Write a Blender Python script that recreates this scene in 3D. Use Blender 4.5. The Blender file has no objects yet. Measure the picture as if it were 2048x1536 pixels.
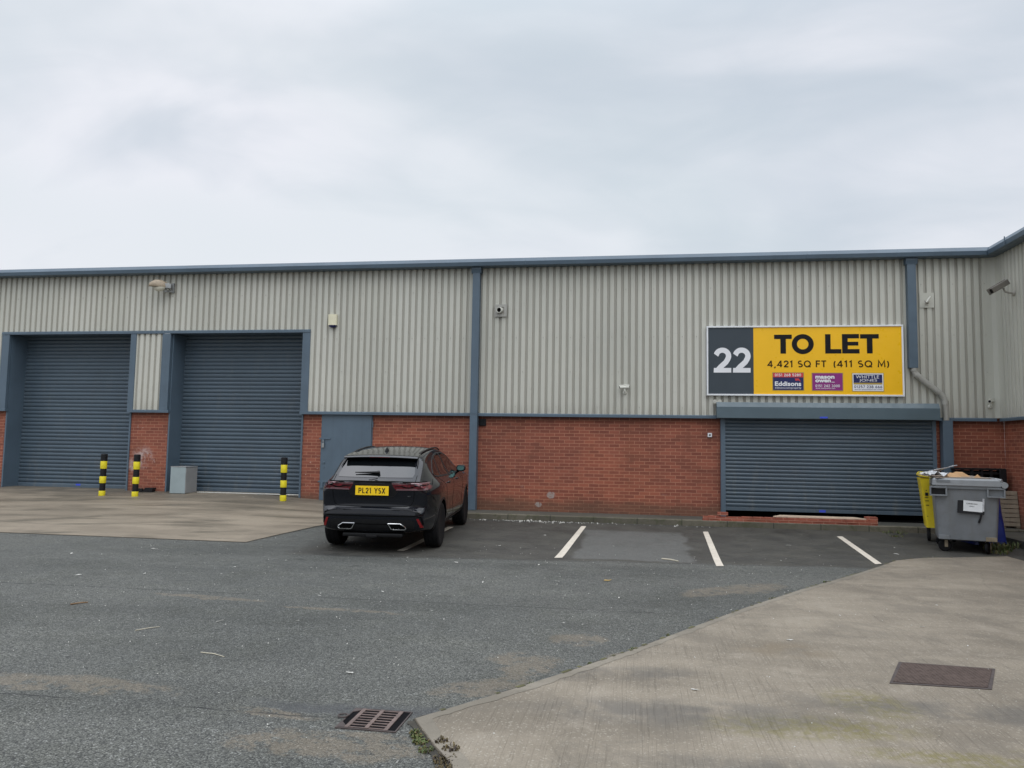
import bpy, bmesh, math, random
from mathutils import Vector, Matrix
from mathutils.bvhtree import BVHTree
random.seed(7)
R = math.radians
sc = bpy.context.scene
C = sc.collection

# ------------------------------------------------------------------ camera
cam_d = bpy.data.cameras.new('camera'); cam = bpy.data.objects.new('camera', cam_d); C.objects.link(cam)
cam_d.sensor_width = 36.0; cam_d.lens = 36.0*1538/2048; cam_d.clip_start = 0.05; cam_d.clip_end = 4000
PITCH, ROLL, YAW = 0.08130211, 0.01699613, 0.16247675
_f = Vector((-math.sin(YAW)*math.cos(PITCH), math.cos(YAW)*math.cos(PITCH), math.sin(PITCH)))
_r = Vector((math.cos(YAW), math.sin(YAW), 0)); _u = _r.cross(_f)
_r2 = math.cos(ROLL)*_r+math.sin(ROLL)*_u; _u2 = -math.sin(ROLL)*_r+math.cos(ROLL)*_u
cam.matrix_world = Matrix(((_r2.x, _u2.x, -_f.x, 0), (_r2.y, _u2.y, -_f.y, 0), (_r2.z, _u2.z, -_f.z, 1.7), (0, 0, 0, 1)))
sc.camera = cam

# ------------------------------------------------------------------ node helpers
class NT:
    def __init__(s, tree): s.t = tree; s.n = tree.nodes; s.l = tree.links
    def new(s, typ, **k):
        n = s.n.new(typ)
        for a, b in k.items(): setattr(n, a, b)
        return n
    def put(s, sock, v):
        if v is None: return
        if hasattr(v, 'is_linked'): s.l.new(v, sock)
        else:
            if sock.type == 'RGBA' and len(v) == 3: v = (*v, 1)
            sock.default_value = v
    def math(s, op, a, b=0.0, c=None, clamp=False):
        n = s.new('ShaderNodeMath', operation=op, use_clamp=clamp); s.put(n.inputs[0], a); s.put(n.inputs[1], b)
        if c is not None: s.put(n.inputs[2], c)
        return n.outputs[0]
    def mix(s, f, a, b, mode='MIX'):
        n = s.new('ShaderNodeMix', data_type='RGBA', blend_type=mode)
        s.put(n.inputs[0], f); s.put(n.inputs[6], a); s.put(n.inputs[7], b); return n.outputs[2]
    def fmix(s, f, a, b):
        n = s.new('ShaderNodeMix'); s.put(n.inputs[0], f); s.put(n.inputs[2], a); s.put(n.inputs[3], b); return n.outputs[0]
    def ramp(s, f, lo, hi, a=0.0, b=1.0, smooth=True):
        n = s.new('ShaderNodeMapRange', interpolation_type='SMOOTHSTEP' if smooth else 'LINEAR')
        s.put(n.inputs[0], f); s.put(n.inputs[1], lo); s.put(n.inputs[2], hi); s.put(n.inputs[3], a); s.put(n.inputs[4], b); return n.outputs[0]
    def noise(s, vec, scale, detail=4, rough=.55, dist=0.0):
        n = s.new('ShaderNodeTexNoise'); s.put(n.inputs['Vector'], vec)
        n.inputs['Scale'].default_value = scale; n.inputs['Detail'].default_value = detail
        n.inputs['Roughness'].default_value = rough; n.inputs['Distortion'].default_value = dist
        return n.outputs['Fac']
    def vor(s, vec, scale, feature='F1', out='Distance'):
        n = s.new('ShaderNodeTexVoronoi', feature=feature); s.put(n.inputs['Vector'], vec); n.inputs['Scale'].default_value = scale
        return n.outputs[out]
    def obj(s): return s.new('ShaderNodeTexCoord').outputs['Object']
    def pos(s): return s.new('ShaderNodeNewGeometry').outputs['Position']
    def sep(s, v):
        n = s.new('ShaderNodeSeparateXYZ'); s.put(n.inputs[0], v); return n.outputs
    def comb(s, x, y, z=0.0):
        n = s.new('ShaderNodeCombineXYZ'); s.put(n.inputs[0], x); s.put(n.inputs[1], y); s.put(n.inputs[2], z); return n.outputs[0]
    def scale(s, v, sx, sy, sz=1.0):
        n = s.new('ShaderNodeVectorMath', operation='MULTIPLY'); s.put(n.inputs[0], v); n.inputs[1].default_value = (sx, sy, sz); return n.outputs[0]
    def bump(s, h, strength=.3, dist=.01, normal=None):
        n = s.new('ShaderNodeBump'); s.put(n.inputs['Height'], h); n.inputs['Strength'].default_value = strength; n.inputs['Distance'].default_value = dist
        if normal is not None: s.put(n.inputs['Normal'], normal)
        return n.outputs[0]
    def ellipse(s, x, y, cx, cy, rx, ry, ang=0.0):
        """smooth 1..0 mask of an elliptical stain"""
        dx = s.math('SUBTRACT', x, cx); dy = s.math('SUBTRACT', y, cy)
        c, sn = math.cos(ang), math.sin(ang)
        a = s.math('ADD', s.math('MULTIPLY', dx, c/rx), s.math('MULTIPLY', dy, sn/rx))
        b = s.math('ADD', s.math('MULTIPLY', dx, -sn/ry), s.math('MULTIPLY', dy, c/ry))
        d = s.math('ADD', s.math('MULTIPLY', a, a), s.math('MULTIPLY', b, b))
        return s.ramp(d, 1.0, 0.0)
    def vmax(s, *v):
        o = v[0]
        for k in v[1:]: o = s.math('MAXIMUM', o, k)
        return o

MATS = {}
def material(name):
    m = bpy.data.materials.new(name); m.use_nodes = True; MATS[name] = m
    t = NT(m.node_tree); b = t.n['Principled BSDF']
    return m, t, b

# ------------------------------------------------------------------ world: overcast sky
SUN_EL, SUN_ROT = R(50), R(150)      # sun veiled by cloud, high behind the camera
w = bpy.data.worlds.new('World'); sc.world = w; w.use_nodes = True
t = NT(w.node_tree); bg = t.n['Background']
sky = t.new('ShaderNodeTexSky', sky_type='NISHITA', sun_disc=False, sun_elevation=SUN_EL, sun_rotation=SUN_ROT)
d = t.new('ShaderNodeTexCoord').outputs['Generated']
sx, sy, sz = t.sep(d)
den = t.math('ADD', t.math('MAXIMUM', sz, 0.0), 0.28)
SKY_OFF = (7.3, -2.2)
cp = t.comb(t.math('ADD', t.math('DIVIDE', sx, den), SKY_OFF[0]), t.math('ADD', t.math('DIVIDE', sy, den), SKY_OFF[1]), 0.0)
cp2 = t.scale(cp, 0.85, 1.15)
n1 = t.noise(cp2, 1.15, 4, .48, .9); n2 = t.noise(t.scale(cp, .8, 1.3), 3.4, 5, .55, .7)
cl = t.math('ADD', t.math('MULTIPLY', n1, .76), t.math('MULTIPLY', n2, .24))
cl = t.math('ADD', t.ramp(cl, .32, .68), t.ramp(sx, .0, -.6, 0, .30), clamp=True)
cloud = t.mix(cl, (.570, .635, .71), (.83, .845, .90))
tint = t.noise(cp2, 1.1, 2, .5)
cloud = t.mix(t.ramp(tint, .4, .65, 0, .35), cloud, (.67, .755, .785))
low = t.ramp(sz, .34, .10, 0, .5)                     # milky brighter band above the roofs
cloud = t.mix(low, cloud, (.78, .805, .835))
zen = t.ramp(sz, .45, .95, 1.0, 2.7)                   # overcast dome is brightest overhead
cloud = t.mix(1.0, cloud, t.comb(zen, zen, zen), 'MULTIPLY')
nsk = t.mix(1.0, sky.outputs[0], (.10, .10, .10), 'MULTIPLY')
t.put(bg.inputs[0], t.mix(.94, nsk, cloud)); bg.inputs[1].default_value = 1.0

sun_d = bpy.data.lights.new('sun', 'SUN'); sun = bpy.data.objects.new('sun', sun_d); C.objects.link(sun)
sun_d.energy = 0.9; sun_d.angle = R(55); sun_d.color = (1.0, .97, .93)
_sd = Vector((math.sin(SUN_ROT)*math.cos(SUN_EL), math.cos(SUN_ROT)*math.cos(SUN_EL), math.sin(SUN_EL)))
sun.rotation_euler = _sd.to_track_quat('Z', 'Y').to_euler(); sun.location = (0, -10, 30)
sc.view_settings.view_transform = 'Standard'; sc.view_settings.look = 'None'
sc.view_settings.exposure = 0.07; sc.view_settings.gamma = 1.0; sc.view_settings.use_curve_mapping = False

# ------------------------------------------------------------------ mesh helpers
class MB:
    def __init__(s): s.bm = bmesh.new()
    def quad(s, *p):
        return s.bm.faces.new([s.bm.verts.new(q) for q in p])
    def poly(s, pts): return s.bm.faces.new([s.bm.verts.new(q) for q in pts])
    def box(s, x0, x1, y0, y1, z0, z1, bev=0.0):
        r = bmesh.ops.create_cube(s.bm, size=1.0)
        vs = r['verts']
        for v in vs: v.co = Vector(((x0+x1)/2+v.co.x*(x1-x0), (y0+y1)/2+v.co.y*(y1-y0), (z0+z1)/2+v.co.z*(z1-z0)))
        if bev:
            es = list({e for v in vs for e in v.link_edges})
            bmesh.ops.bevel(s.bm, geom=es, offset=bev, segments=2, profile=.6, affect='EDGES')
        return s
    def obox(s, M, sx, sy, sz, bev=0.0):
        r = bmesh.ops.create_cube(s.bm, size=1.0); vs = r['verts']
        for v in vs: v.co = Vector((v.co.x*sx, v.co.y*sy, v.co.z*sz))
        if bev:
            es = list({e for v in vs for e in v.link_edges})
            vs = [v for v in bmesh.ops.bevel(s.bm, geom=es, offset=bev, segments=2, profile=.6, affect='EDGES')['verts']]
        for v in vs: v.co = M @ v.co
        return s
    def tube(s, pts, r, seg=12, cap=True):
        pts = [Vector(p) for p in pts]; rs = r if isinstance(r, (list, tuple)) else [r]*len(pts)
        rings = []; prev = None
        for i, p in enumerate(pts):
            if i == 0: tg = pts[1]-pts[0]
            elif i == len(pts)-1: tg = pts[-1]-pts[-2]
            else: tg = (pts[i+1]-p).normalized()+(p-pts[i-1]).normalized()
            tg.normalize()
            if prev is None:
                a = Vector((0, 0, 1)) if abs(tg.z) < .9 else Vector((1, 0, 0)); nx = tg.cross(a).normalized()
            else: nx = (prev-tg*prev.dot(tg)).normalized()
            prev = nx; ny = tg.cross(nx)
            rings.append([s.bm.verts.new(p+rs[i]*(math.cos(2*math.pi*k/seg)*nx+math.sin(2*math.pi*k/seg)*ny)) for k in range(seg)])
        for a, b in zip(rings, rings[1:]):
            for k in range(seg): s.bm.faces.new((a[k], a[(k+1) % seg], b[(k+1) % seg], b[k]))
        if cap:
            s.bm.faces.new(rings[0][::-1]); s.bm.faces.new(rings[-1])
        return s
    def lathe(s, prof, M=None, seg=32):
        """prof: (radius, h) list about local z"""
        M = M or Matrix(); rings = []
        for r, h in prof: rings.append([s.bm.verts.new(M @ Vector((r*math.cos(2*math.pi*k/seg), r*math.sin(2*math.pi*k/seg), h))) for k in range(seg)])
        for a, b in zip(rings, rings[1:]):
            for k in range(seg):
                try: s.bm.faces.new((a[k], a[(k+1) % seg], b[(k+1) % seg], b[k]))
                except ValueError: pass
        if prof[0][0] > 1e-4: s.bm.faces.new(rings[0][::-1])
        if prof[-1][0] > 1e-4: s.bm.faces.new(rings[-1])
        return s
    def extrude_x(s, prof, x0, x1, close=True):
        """prof: list of (y,z)"""
        a = [s.bm.verts.new((x0, y, z)) for y, z in prof]; b = [s.bm.verts.new((x1, y, z)) for y, z in prof]
        n = len(prof)
        for i in range(n if close else n-1):
            j = (i+1) % n; s.bm.faces.new((a[i], a[j], b[j], b[i]))
        if close: s.bm.faces.new(a[::-1]); s.bm.faces.new(b)
        return s
    def prism(s, pts, off):
        """closed planar polygon + offset vector -> solid"""
        off = Vector(off); a = [s.bm.verts.new(p) for p in pts]; b = [s.bm.verts.new(Vector(p)+off) for p in pts]
        n = len(pts)
        s.bm.faces.new(a[::-1]); s.bm.faces.new(b)
        for i in range(n): s.bm.faces.new((a[i], a[(i+1) % n], b[(i+1) % n], b[i]))
        return s
WM = {}                                                  # world matrix of each thing / part
def _finish(bm, smooth, angle=35):
    bmesh.ops.recalc_face_normals(bm, faces=bm.faces)
    for f in bm.faces: f.smooth = smooth
    if smooth:
        for e in bm.edges:
            if len(e.link_faces) == 2 and e.calc_face_angle(0) > R(angle): e.smooth = False
def obj(name, mb, mat, parent=None, local=False, smooth=False, angle=35, recalc=True):
    bm = mb.bm if isinstance(mb, MB) else mb
    if recalc: _finish(bm, smooth, angle)
    elif smooth:
        for f in bm.faces: f.smooth = True
    if parent is not None and not local: bm.transform(WM[parent].inverted())
    me = bpy.data.meshes.new(name); bm.to_mesh(me); bm.free()
    for m in (mat if isinstance(mat, (list, tuple)) else [mat]): me.materials.append(m)
    o = bpy.data.objects.new(name, me); C.objects.link(o)
    if parent is not None: o.parent = parent; WM[o] = WM[parent]
    else: WM[o] = Matrix()
    return o
def tag(o, label=None, cat=None, group=None, kind=None):
    if label: o['label'] = label
    if cat: o['category'] = cat
    if group: o['group'] = group
    if kind: o['kind'] = kind
    return o
def thing(name, label, cat, loc=(0, 0, 0), rot=(0, 0, 0), group=None):
    o = bpy.data.objects.new(name, None); C.objects.link(o); o.location = loc; o.rotation_euler = rot; o.empty_display_size = .2
    tag(o, label, cat, group)
    from mathutils import Euler
    WM[o] = Matrix.Translation(loc) @ Euler(rot).to_matrix().to_4x4()
    return o
def solo(name, mb, mat, label, cat, base, group=None, smooth=False, angle=35):
    """a thing that is a single mesh: origin at its base"""
    bm = mb.bm; bmesh.ops.translate(bm, vec=-Vector(base), verts=bm.verts)
    o = obj(name, mb, mat, None, smooth=smooth, angle=angle); o.location = base
    WM[o] = Matrix.Translation(base)
    return tag(o, label, cat, group)
def dup(root, loc, label, group=None, rot=None):
    r = root.copy(); C.objects.link(r); r.location = loc; r['label'] = label
    if rot: r.rotation_euler = rot
    if group: r['group'] = group
    for ch in list(root.children):
        c = ch.copy(); C.objects.link(c); c.parent = r
        for g in list(ch.children):
            d_ = g.copy(); C.objects.link(d_); d_.parent = c
    return r
def catmull(pts, n):
    out = []; P = [Vector(p) for p in pts]; m = len(P)
    for i in range(m-1):
        p0, p1, p2, p3 = P[max(i-1, 0)], P[i], P[i+1], P[min(i+2, m-1)]
        for k in range(n):
            u = k/n
            out.append(.5*((2*p1)+(-p0+p2)*u+(2*p0-5*p1+4*p2-p3)*u*u+(-p0+3*p1-3*p2+p3)*u**3))
    out.append(P[-1]); return out
def text_bm(body, x0, x1, z0, z1, y, bold=0.0, spacing=1.0, xdir=1):
    """lettering fitted to a rectangle of the plane y=const, facing -Y"""
    cu = bpy.data.curves.new('lettering', 'FONT'); cu.body = body; cu.size = 1.0; cu.offset = 0.0; cu.space_character = spacing; cu.resolution_u = 4
    o = bpy.data.objects.new('lettering', cu); C.objects.link(o)
    bpy.context.view_layer.update()
    me = bpy.data.meshes.new_from_object(o.evaluated_get(bpy.context.evaluated_depsgraph_get()))
    bm = bmesh.new(); bm.from_mesh(me)
    bpy.data.objects.remove(o); bpy.data.curves.remove(cu); bpy.data.meshes.remove(me)
    xs = [v.co.x for v in bm.verts]; ys = [v.co.y for v in bm.verts]
    a, b, c, d_ = min(xs), max(xs), min(ys), max(ys)
    rr_ = bold*(z1-z0)/(d_-c)
    for v in bm.verts:
        v.co = Vector((x0+rr_+(v.co.x-a)/(b-a)*(x1-x0-2*rr_), y, z0+rr_+(v.co.y-c)/(d_-c)*(z1-z0-2*rr_)))
    if bold > 0:                                            # heavier weight: the same outline laid out in a small ring
        me = bpy.data.meshes.new('tmp'); bm.to_mesh(me); bm.free(); bm = bmesh.new()
        for k in range(8):
            n0 = len(bm.verts); bm.from_mesh(me); bm.verts.ensure_lookup_table()
            for v in bm.verts[n0:]: v.co += Vector((rr_*math.cos(k*math.pi/4), -.00018*k, rr_*math.sin(k*math.pi/4)))
        bpy.data.meshes.remove(me)
    for f in bm.faces:
        f.normal_update()
        if f.normal.y > 0: f.normal_flip()
    return bm
def _arc(cx, cy, rx, ry, a0, a1, n=14): return [(cx+rx*math.cos(R(a0+(a1-a0)*k/n)), cy+ry*math.sin(R(a0+(a1-a0)*k/n))) for k in range(n+1)]
# plain sans-serif drawn as strokes: glyph -> (advance width, list of centre lines) in a box of height 1
STROKES = {
 '0': (.62, [_arc(.31, .5, .23, .43, 0, 360, 24)]), '1': (.40, [[(.06, .78), (.24, .93), (.24, 0)]]),
 '2': (.60, [[(.09, .70)]+_arc(.30, .68, .21, .25, 165, -25)+[(.09, .07)], [(.05, .07), (.55, .07)]]),
 '3': (.60, [_arc(.28, .71, .20, .22, 155, -90, 12)+_arc(.28, .28, .23, .21, 90, -155, 12)]),
 '4': (.64, [[(.44, 0), (.44, 1)], [(.41, .93), (.07, .29), (.60, .29)]]), '5': (.60, [[(.50, .93), (.15, .93), (.11, .52)]+_arc(.29, .32, .23, .25, 125, -150, 14)]),
 '6': (.62, [_arc(.31, .30, .22, .23, 0, 360, 20), [(.10, .36), (.20, .66), (.38, .95)]]), '7': (.58, [[(.05, .93), (.52, .93), (.20, 0)]]),
 '8': (.62, [_arc(.31, .71, .19, .215, 0, 360, 18), _arc(.31, .28, .225, .215, 0, 360, 18)]), '9': (.62, [_arc(.31, .70, .22, .23, 0, 360, 20), [(.52, .64), (.42, .34), (.24, .05)]]),
 'S': (.60, [_arc(.30, .71, .20, .215, 50, 270, 14)+_arc(.30, .28, .22, .215, 90, -140, 14)]), 'Q': (.82, [_arc(.40, .5, .33, .43, 0, 360, 26), [(.48, .24), (.76, .02)]]),
 'F': (.54, [[(.10, 0), (.10, .93), (.52, .93)], [(.10, .50), (.47, .50)]]), 'T': (.58, [[(.02, .93), (.56, .93)], [(.29, 0), (.29, .93)]]),
 'M': (.84, [[(.09, 0), (.13, .98), (.42, .22), (.71, .98), (.75, 0)]]), '(': (.30, [_arc(.44, .42, .32, .66, 132, 228, 10)]), ')': (.30, [_arc(-.14, .42, .32, .66, 48, -48, 10)]),
 ',': (.26, [[(.16, .10), (.07, -.17)]]), ' ': (.30, []), 'P': (.62, [[(.10, 0), (.10, .93), (.30, .93)]+_arc(.33, .69, .21, .24, 90, -90, 10)+[(.10, .45)]]),
 'L': (.52, [[(.10, 1), (.10, .07), (.50, .07)]]), 'Y': (.64, [[(.03, 1), (.32, .46), (.61, 1)], [(.32, 0), (.32, .48)]]), 'X': (.64, [[(.05, 0), (.59, 1)], [(.05, 1), (.59, 0)]])}
def stroke_text(body, x0, x1, z0, z1, y, wt=.14, gap=.10):
    """bold sans lettering fitted between x0 and x1, cap height z0..z1"""
    tot = sum(STROKES[ch][0]+gap for ch in body)-gap; kx = (x1-x0)/tot; kz = z1-z0; hwd = wt*kz/2; bm = bmesh.new(); cur = 0; lay_ = 0
    for ch in body:
        adv, lines = STROKES[ch]
        for ln in lines:
            V = [Vector((x0+(cur+a)*kx, z0+b*kz)) for a, b in ln]; closed = (V[0]-V[-1]).length < 1e-6; prev = None; n_ = len(V)
            for i, p_ in enumerate(V):
                a_ = V[i-1] if i else (V[-2] if closed else None); c_ = V[i+1] if i < n_-1 else (V[1] if closed else None)
                d0 = (p_-a_).normalized() if a_ is not None else (c_-p_).normalized(); d1 = (c_-p_).normalized() if c_ is not None else d0
                n0 = Vector((-d0.y, d0.x)); n1 = Vector((-d1.y, d1.x)); m_ = (n0+n1)
                m_ = m_.normalized() if m_.length > 1e-4 else n0
                ln_ = min(hwd/max(m_.dot(n0), .35), hwd*2.0); yy = y-.00012*(lay_ % 4)
                pr = (bm.verts.new((p_.x+m_.x*ln_, yy, p_.y+m_.y*ln_)), bm.verts.new((p_.x-m_.x*ln_, yy, p_.y-m_.y*ln_)))
                if prev: bm.faces.new((prev[0], prev[1], pr[1], pr[0]))
                prev = pr
            lay_ += 1
        cur += adv+gap
    for f in bm.faces:
        f.normal_update()
        if f.normal.y > 0: f.normal_flip()
    return bm
def join(*bms):
    out = bmesh.new()
    for b in bms:
        b = b.bm if isinstance(b, MB) else b
        me = bpy.data.meshes.new('tmp'); b.to_mesh(me); out.from_mesh(me); bpy.data.meshes.remove(me); b.free()
    return out

# ------------------------------------------------------------------ materials
def paint(name, col, rough=.45, var=.12, scale=3.0, streak=0.0, dirt=0.0, dirtcol=(.10, .085, .06), metallic=0.0, coat=0.0, fine=0.0, spec=.5):
    m, t, b = material(name); p = t.obj()
    n = t.noise(p, scale, 5, .6)
    c = t.mix(t.ramp(n, .3, .7), tuple(k*(1-var) for k in col), tuple(min(1, k*(1+var)) for k in col))
    if streak:
        s = t.noise(t.scale(p, 14, 14, .5), 1.0, 4, .6)
        c = t.mix(t.ramp(s, .50, .74, 0, streak), c, dirtcol)
    if dirt:
        s = t.noise(p, scale*2.6, 6, .65)
        c = t.mix(t.ramp(s, .52, .75, 0, dirt), c, dirtcol)
    if fine:
        s = t.noise(p, 180, 2, .5); c = t.mix(t.ramp(s, .3, .7, 0, fine), c, tuple(k*.5 for k in col))
    t.put(b.inputs['Base Color'], c)
    t.put(b.inputs['Roughness'], t.ramp(t.noise(p, scale*4, 4), .3, .7, rough-.08, rough+.08))
    b.inputs['Metallic'].default_value = metallic; b.inputs['Coat Weight'].default_value = coat; b.inputs['Coat Roughness'].default_value = .04
    b.inputs['Specular IOR Level'].default_value = spec
    t.put(b.inputs['Normal'], t.bump(t.noise(p, 25, 3), .08, .004))
    return m
BLUE = (.088, .128, .170)
m_blue = paint('blue_grey_steel', BLUE, .42, .09, 1.2, streak=.12, dirt=.10, dirtcol=(.05, .06, .065))
m_slat = paint('blue_grey_slats', (.080, .113, .146), .38, .07, .8, dirt=.12, dirtcol=(.12, .13, .13))
_t = NT(m_slat.node_tree); _b = _t.n['Principled BSDF']; _p = _t.pos(); _x, _y, _z = _t.sep(_p)
_src = _b.inputs['Base Color'].links[0].from_socket
_sl = _t.noise(_t.comb(_t.math('MULTIPLY', _x, .25), _t.math('MULTIPLY', _z, 11)), 1.0, 2, .5)
_c = _t.mix(_t.ramp(_sl, .35, .65, 0, .45), _src, _t.mix(1.0, _src, (.78, .78, .80), 'MULTIPLY'))
_du = _t.noise(_t.comb(_t.math('MULTIPLY', _x, 5), _t.math('MULTIPLY', _z, 1.2)), 1.0, 5, .7)
_c = _t.mix(_t.math('MULTIPLY', _t.ramp(_du, .50, .72), _t.ramp(_z, 1.6, .4, .15, .55)), _c, (.17, .17, .16))
_sc = _t.noise(_t.scale(_p, 2.2, 2.2, 9), 1.0, 6, .75); _c = _t.mix(_t.ramp(_sc, .64, .72, 0, .30), _c, (.20, .23, .25))
_t.put(_b.inputs['Base Color'], _c)
m_boxteal = paint('shutter_box_steel', (.085, .125, .150), .40, .05, 1.5, dirt=.08, dirtcol=(.12, .13, .13))
m_dark = paint('black_void', (.008, .008, .009), .9, .1, spec=.05)
m_black = paint('black_plastic', (.012, .012, .014), .5, .2, 8, spec=.25)
m_rubber = paint('tyre_rubber', (.009, .009, .010), .8, .25, 20, spec=.2)
m_yellow = paint('yellow_band_paint', (.78, .66, .02), .45, .10, 12, dirt=.22, dirtcol=(.30, .20, .05))
m_cab = paint('pale_grey_enamel', (.30, .36, .375), .40, .05, 4, dirt=.10, dirtcol=(.22, .23, .21))
m_cab2 = paint('beige_grey_enamel', (.30, .30, .30), .45, .05, 4, dirt=.15, dirtcol=(.2, .17, .14))
m_white = paint('white_aluminium', (.78, .80, .83), .35, .04, 4, dirt=.10, dirtcol=(.4, .4, .38))
m_cream = paint('cream_plastic', (.74, .70, .52), .4, .05, 6)
m_camgrey = paint('camera_housing_grey', (.42, .40, .36), .45, .08, 10, dirt=.2)
m_camdark = paint('camera_housing_dark', (.17, .155, .135), .4, .1, 10, dirt=.2)
m_camwhite = paint('camera_white', (.66, .66, .60), .4, .06, 10, dirt=.2, dirtcol=(.3, .28, .22))
m_pipe = paint('grey_pvc', (.36, .355, .325), .42, .05, 5, dirt=.12)
m_bin = paint('grey_bin_plastic', (.185, .20, .215), .45, .09, 4, streak=.18, dirt=.30, dirtcol=(.13, .12, .10), fine=.06)
m_binlid = paint('grey_lid_plastic', (.27, .285, .30), .45, .08, 5, dirt=.2, dirtcol=(.17, .15, .12))
m_binyel = paint('yellow_bin_plastic', (.86, .67, .03), .42, .06, 5, dirt=.10, dirtcol=(.4, .3, .05))
m_tarp = paint('blue_polythene', (.010, .028, .20), .35, .15, 8)
m_card = paint('brown_cardboard', (.50, .30, .15), .8, .1, 6, dirt=.12)
m_cardg = paint('grey_brown_cardboard', (.27, .22, .18), .8, .12, 6)
m_poly = paint('clear_polythene_sheet', (.50, .51, .53), .22, .18, 12)
m_wood = paint('weathered_wood', (.26, .215, .16), .75, .18, 3, streak=.2, dirt=.3, dirtcol=(.10, .085, .06))
m_board = paint('pale_timber_board', (.56, .44, .33), .7, .12, 4, dirt=.2)
m_rust = paint('rusty_iron', (.058, .044, .041), .65, .3, 14, dirt=.5, dirtcol=(.035, .022, .02))
m_rust2 = paint('worn_iron_bars', (.140, .100, .088), .5, .3, 14, dirt=.4, dirtcol=(.06, .04, .035))
m_steel = paint('galvanised_steel', (.30, .31, .31), .45, .15, 10, metallic=.4, dirt=.3)
m_caster = paint('rusty_caster_steel', (.23, .19, .13), .6, .2, 14, dirt=.4)
m_sigy = paint('sign_yellow', (.93, .52, .006), .35, .02, 2)
m_sigg = paint('sign_dark_grey', (.052, .066, .080), .45, .04, 2, spec=.25)
m_sigk = paint('sign_black', (.008, .008, .010), .45, .02, spec=.2)
m_sigb = paint('sign_brown_lettering', (.042, .025, .008), .45, .02, spec=.15)
m_sigw = paint('sign_white', (.80, .81, .84), .35, .02)
m_sigred = paint('sign_red', (.62, .045, .05), .35, .02)
m_signavy = paint('sign_navy', (.012, .018, .105), .35, .02)
m_sigpur = paint('sign_purple', (.26, .024, .20), .35, .02)
m_siggold = paint('sign_gold', (.45, .31, .06), .4, .02)
m_stick_b = paint('sticker_blue', (.05, .09, .62), .4, .05)
m_paper = paint('white_paper', (.72, .74, .75), .6, .04, 8)
m_scrap = paint('dirty_white_scrap', (.62, .61, .57), .7, .15, 20)
m_twig = paint('dry_cane', (.46, .42, .33), .7, .15, 10)
m_twigb = paint('brown_twig', (.20, .12, .06), .8, .2, 10)
m_leaf = paint('dead_leaf', (.36, .25, .09), .7, .25, 20)
m_grass = paint('weed_green', (.080, .105, .030), .6, .4, 6)
m_moss = paint('weed_dry', (.10, .075, .03), .7, .4, 6)
m_lampbody = paint('lamp_weathered_tan', (.33, .265, .19), .55, .15, 14, dirt=.4, dirtcol=(.12, .09, .06))
m_line = paint('worn_white_line_paint', (.66, .60, .51), .7, .08, 6, dirt=.35, dirtcol=(.30, .27, .23), fine=.35)

# lamp glass
m_lampglass, t, b = material('lamp_bowl_glass'); p = t.obj()
t.put(b.inputs['Base Color'], t.mix(t.noise(p, 30, 3), (.55, .52, .42), (.70, .68, .58))); b.inputs['Roughness'].default_value = .2

# profiled cladding
m_clad, t, b = material('goosewing_cladding'); p = t.pos(); x, y, z = t.sep(p)
n = t.noise(p, .5, 4, .6); st = t.noise(t.comb(t.math('MULTIPLY', t.math('ADD', x, y), 9), t.math('MULTIPLY', z, .28)), 1.0, 4, .6)
c = t.mix(t.ramp(n, .3, .7), (.50, .50, .445), (.555, .55, .49))
sheet = t.vor(t.comb(t.math('MULTIPLY', t.math('ADD', x, y), 1.0), 0.0, 0.0), 1.0, 'F1', 'Color')
sheet_v = t.sep(sheet)[0]; c = t.mix(.06, c, t.comb(sheet_v, sheet_v, sheet_v), 'OVERLAY')
c = t.mix(t.ramp(st, .52, .76, 0, .18), c, (.34, .325, .27))
c = t.mix(t.ramp(t.noise(p, 6, 6, .7), .58, .78, 0, .25), c, (.33, .32, .27))
run = t.noise(t.comb(t.math('MULTIPLY', t.math('ADD', x, y), 22), t.math('MULTIPLY', z, .5)), 1.0, 4, .65)
c = t.mix(t.math('MULTIPLY', t.ramp(z, 5.0, 5.9), t.ramp(run, .50, .72, 0, .35)), c, (.22, .21, .18))    # water runs from the gutter
c = t.mix(t.math('MULTIPLY', t.ramp(z, 2.75, 2.45), t.ramp(run, .40, .65, .05, .40)), c, (.24, .22, .18))   # splash dirt at the drip
# valleys coloured darker and browner: colour follows the profile
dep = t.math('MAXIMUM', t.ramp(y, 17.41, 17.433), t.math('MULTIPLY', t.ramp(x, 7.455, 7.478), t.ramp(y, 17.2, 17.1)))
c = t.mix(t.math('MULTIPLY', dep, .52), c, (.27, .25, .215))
t.put(b.inputs['Base Color'], c); b.inputs['Roughness'].default_value = .5
t.put(b.inputs['Normal'], t.bump(t.noise(p, 4, 3), .06, .02))

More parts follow.
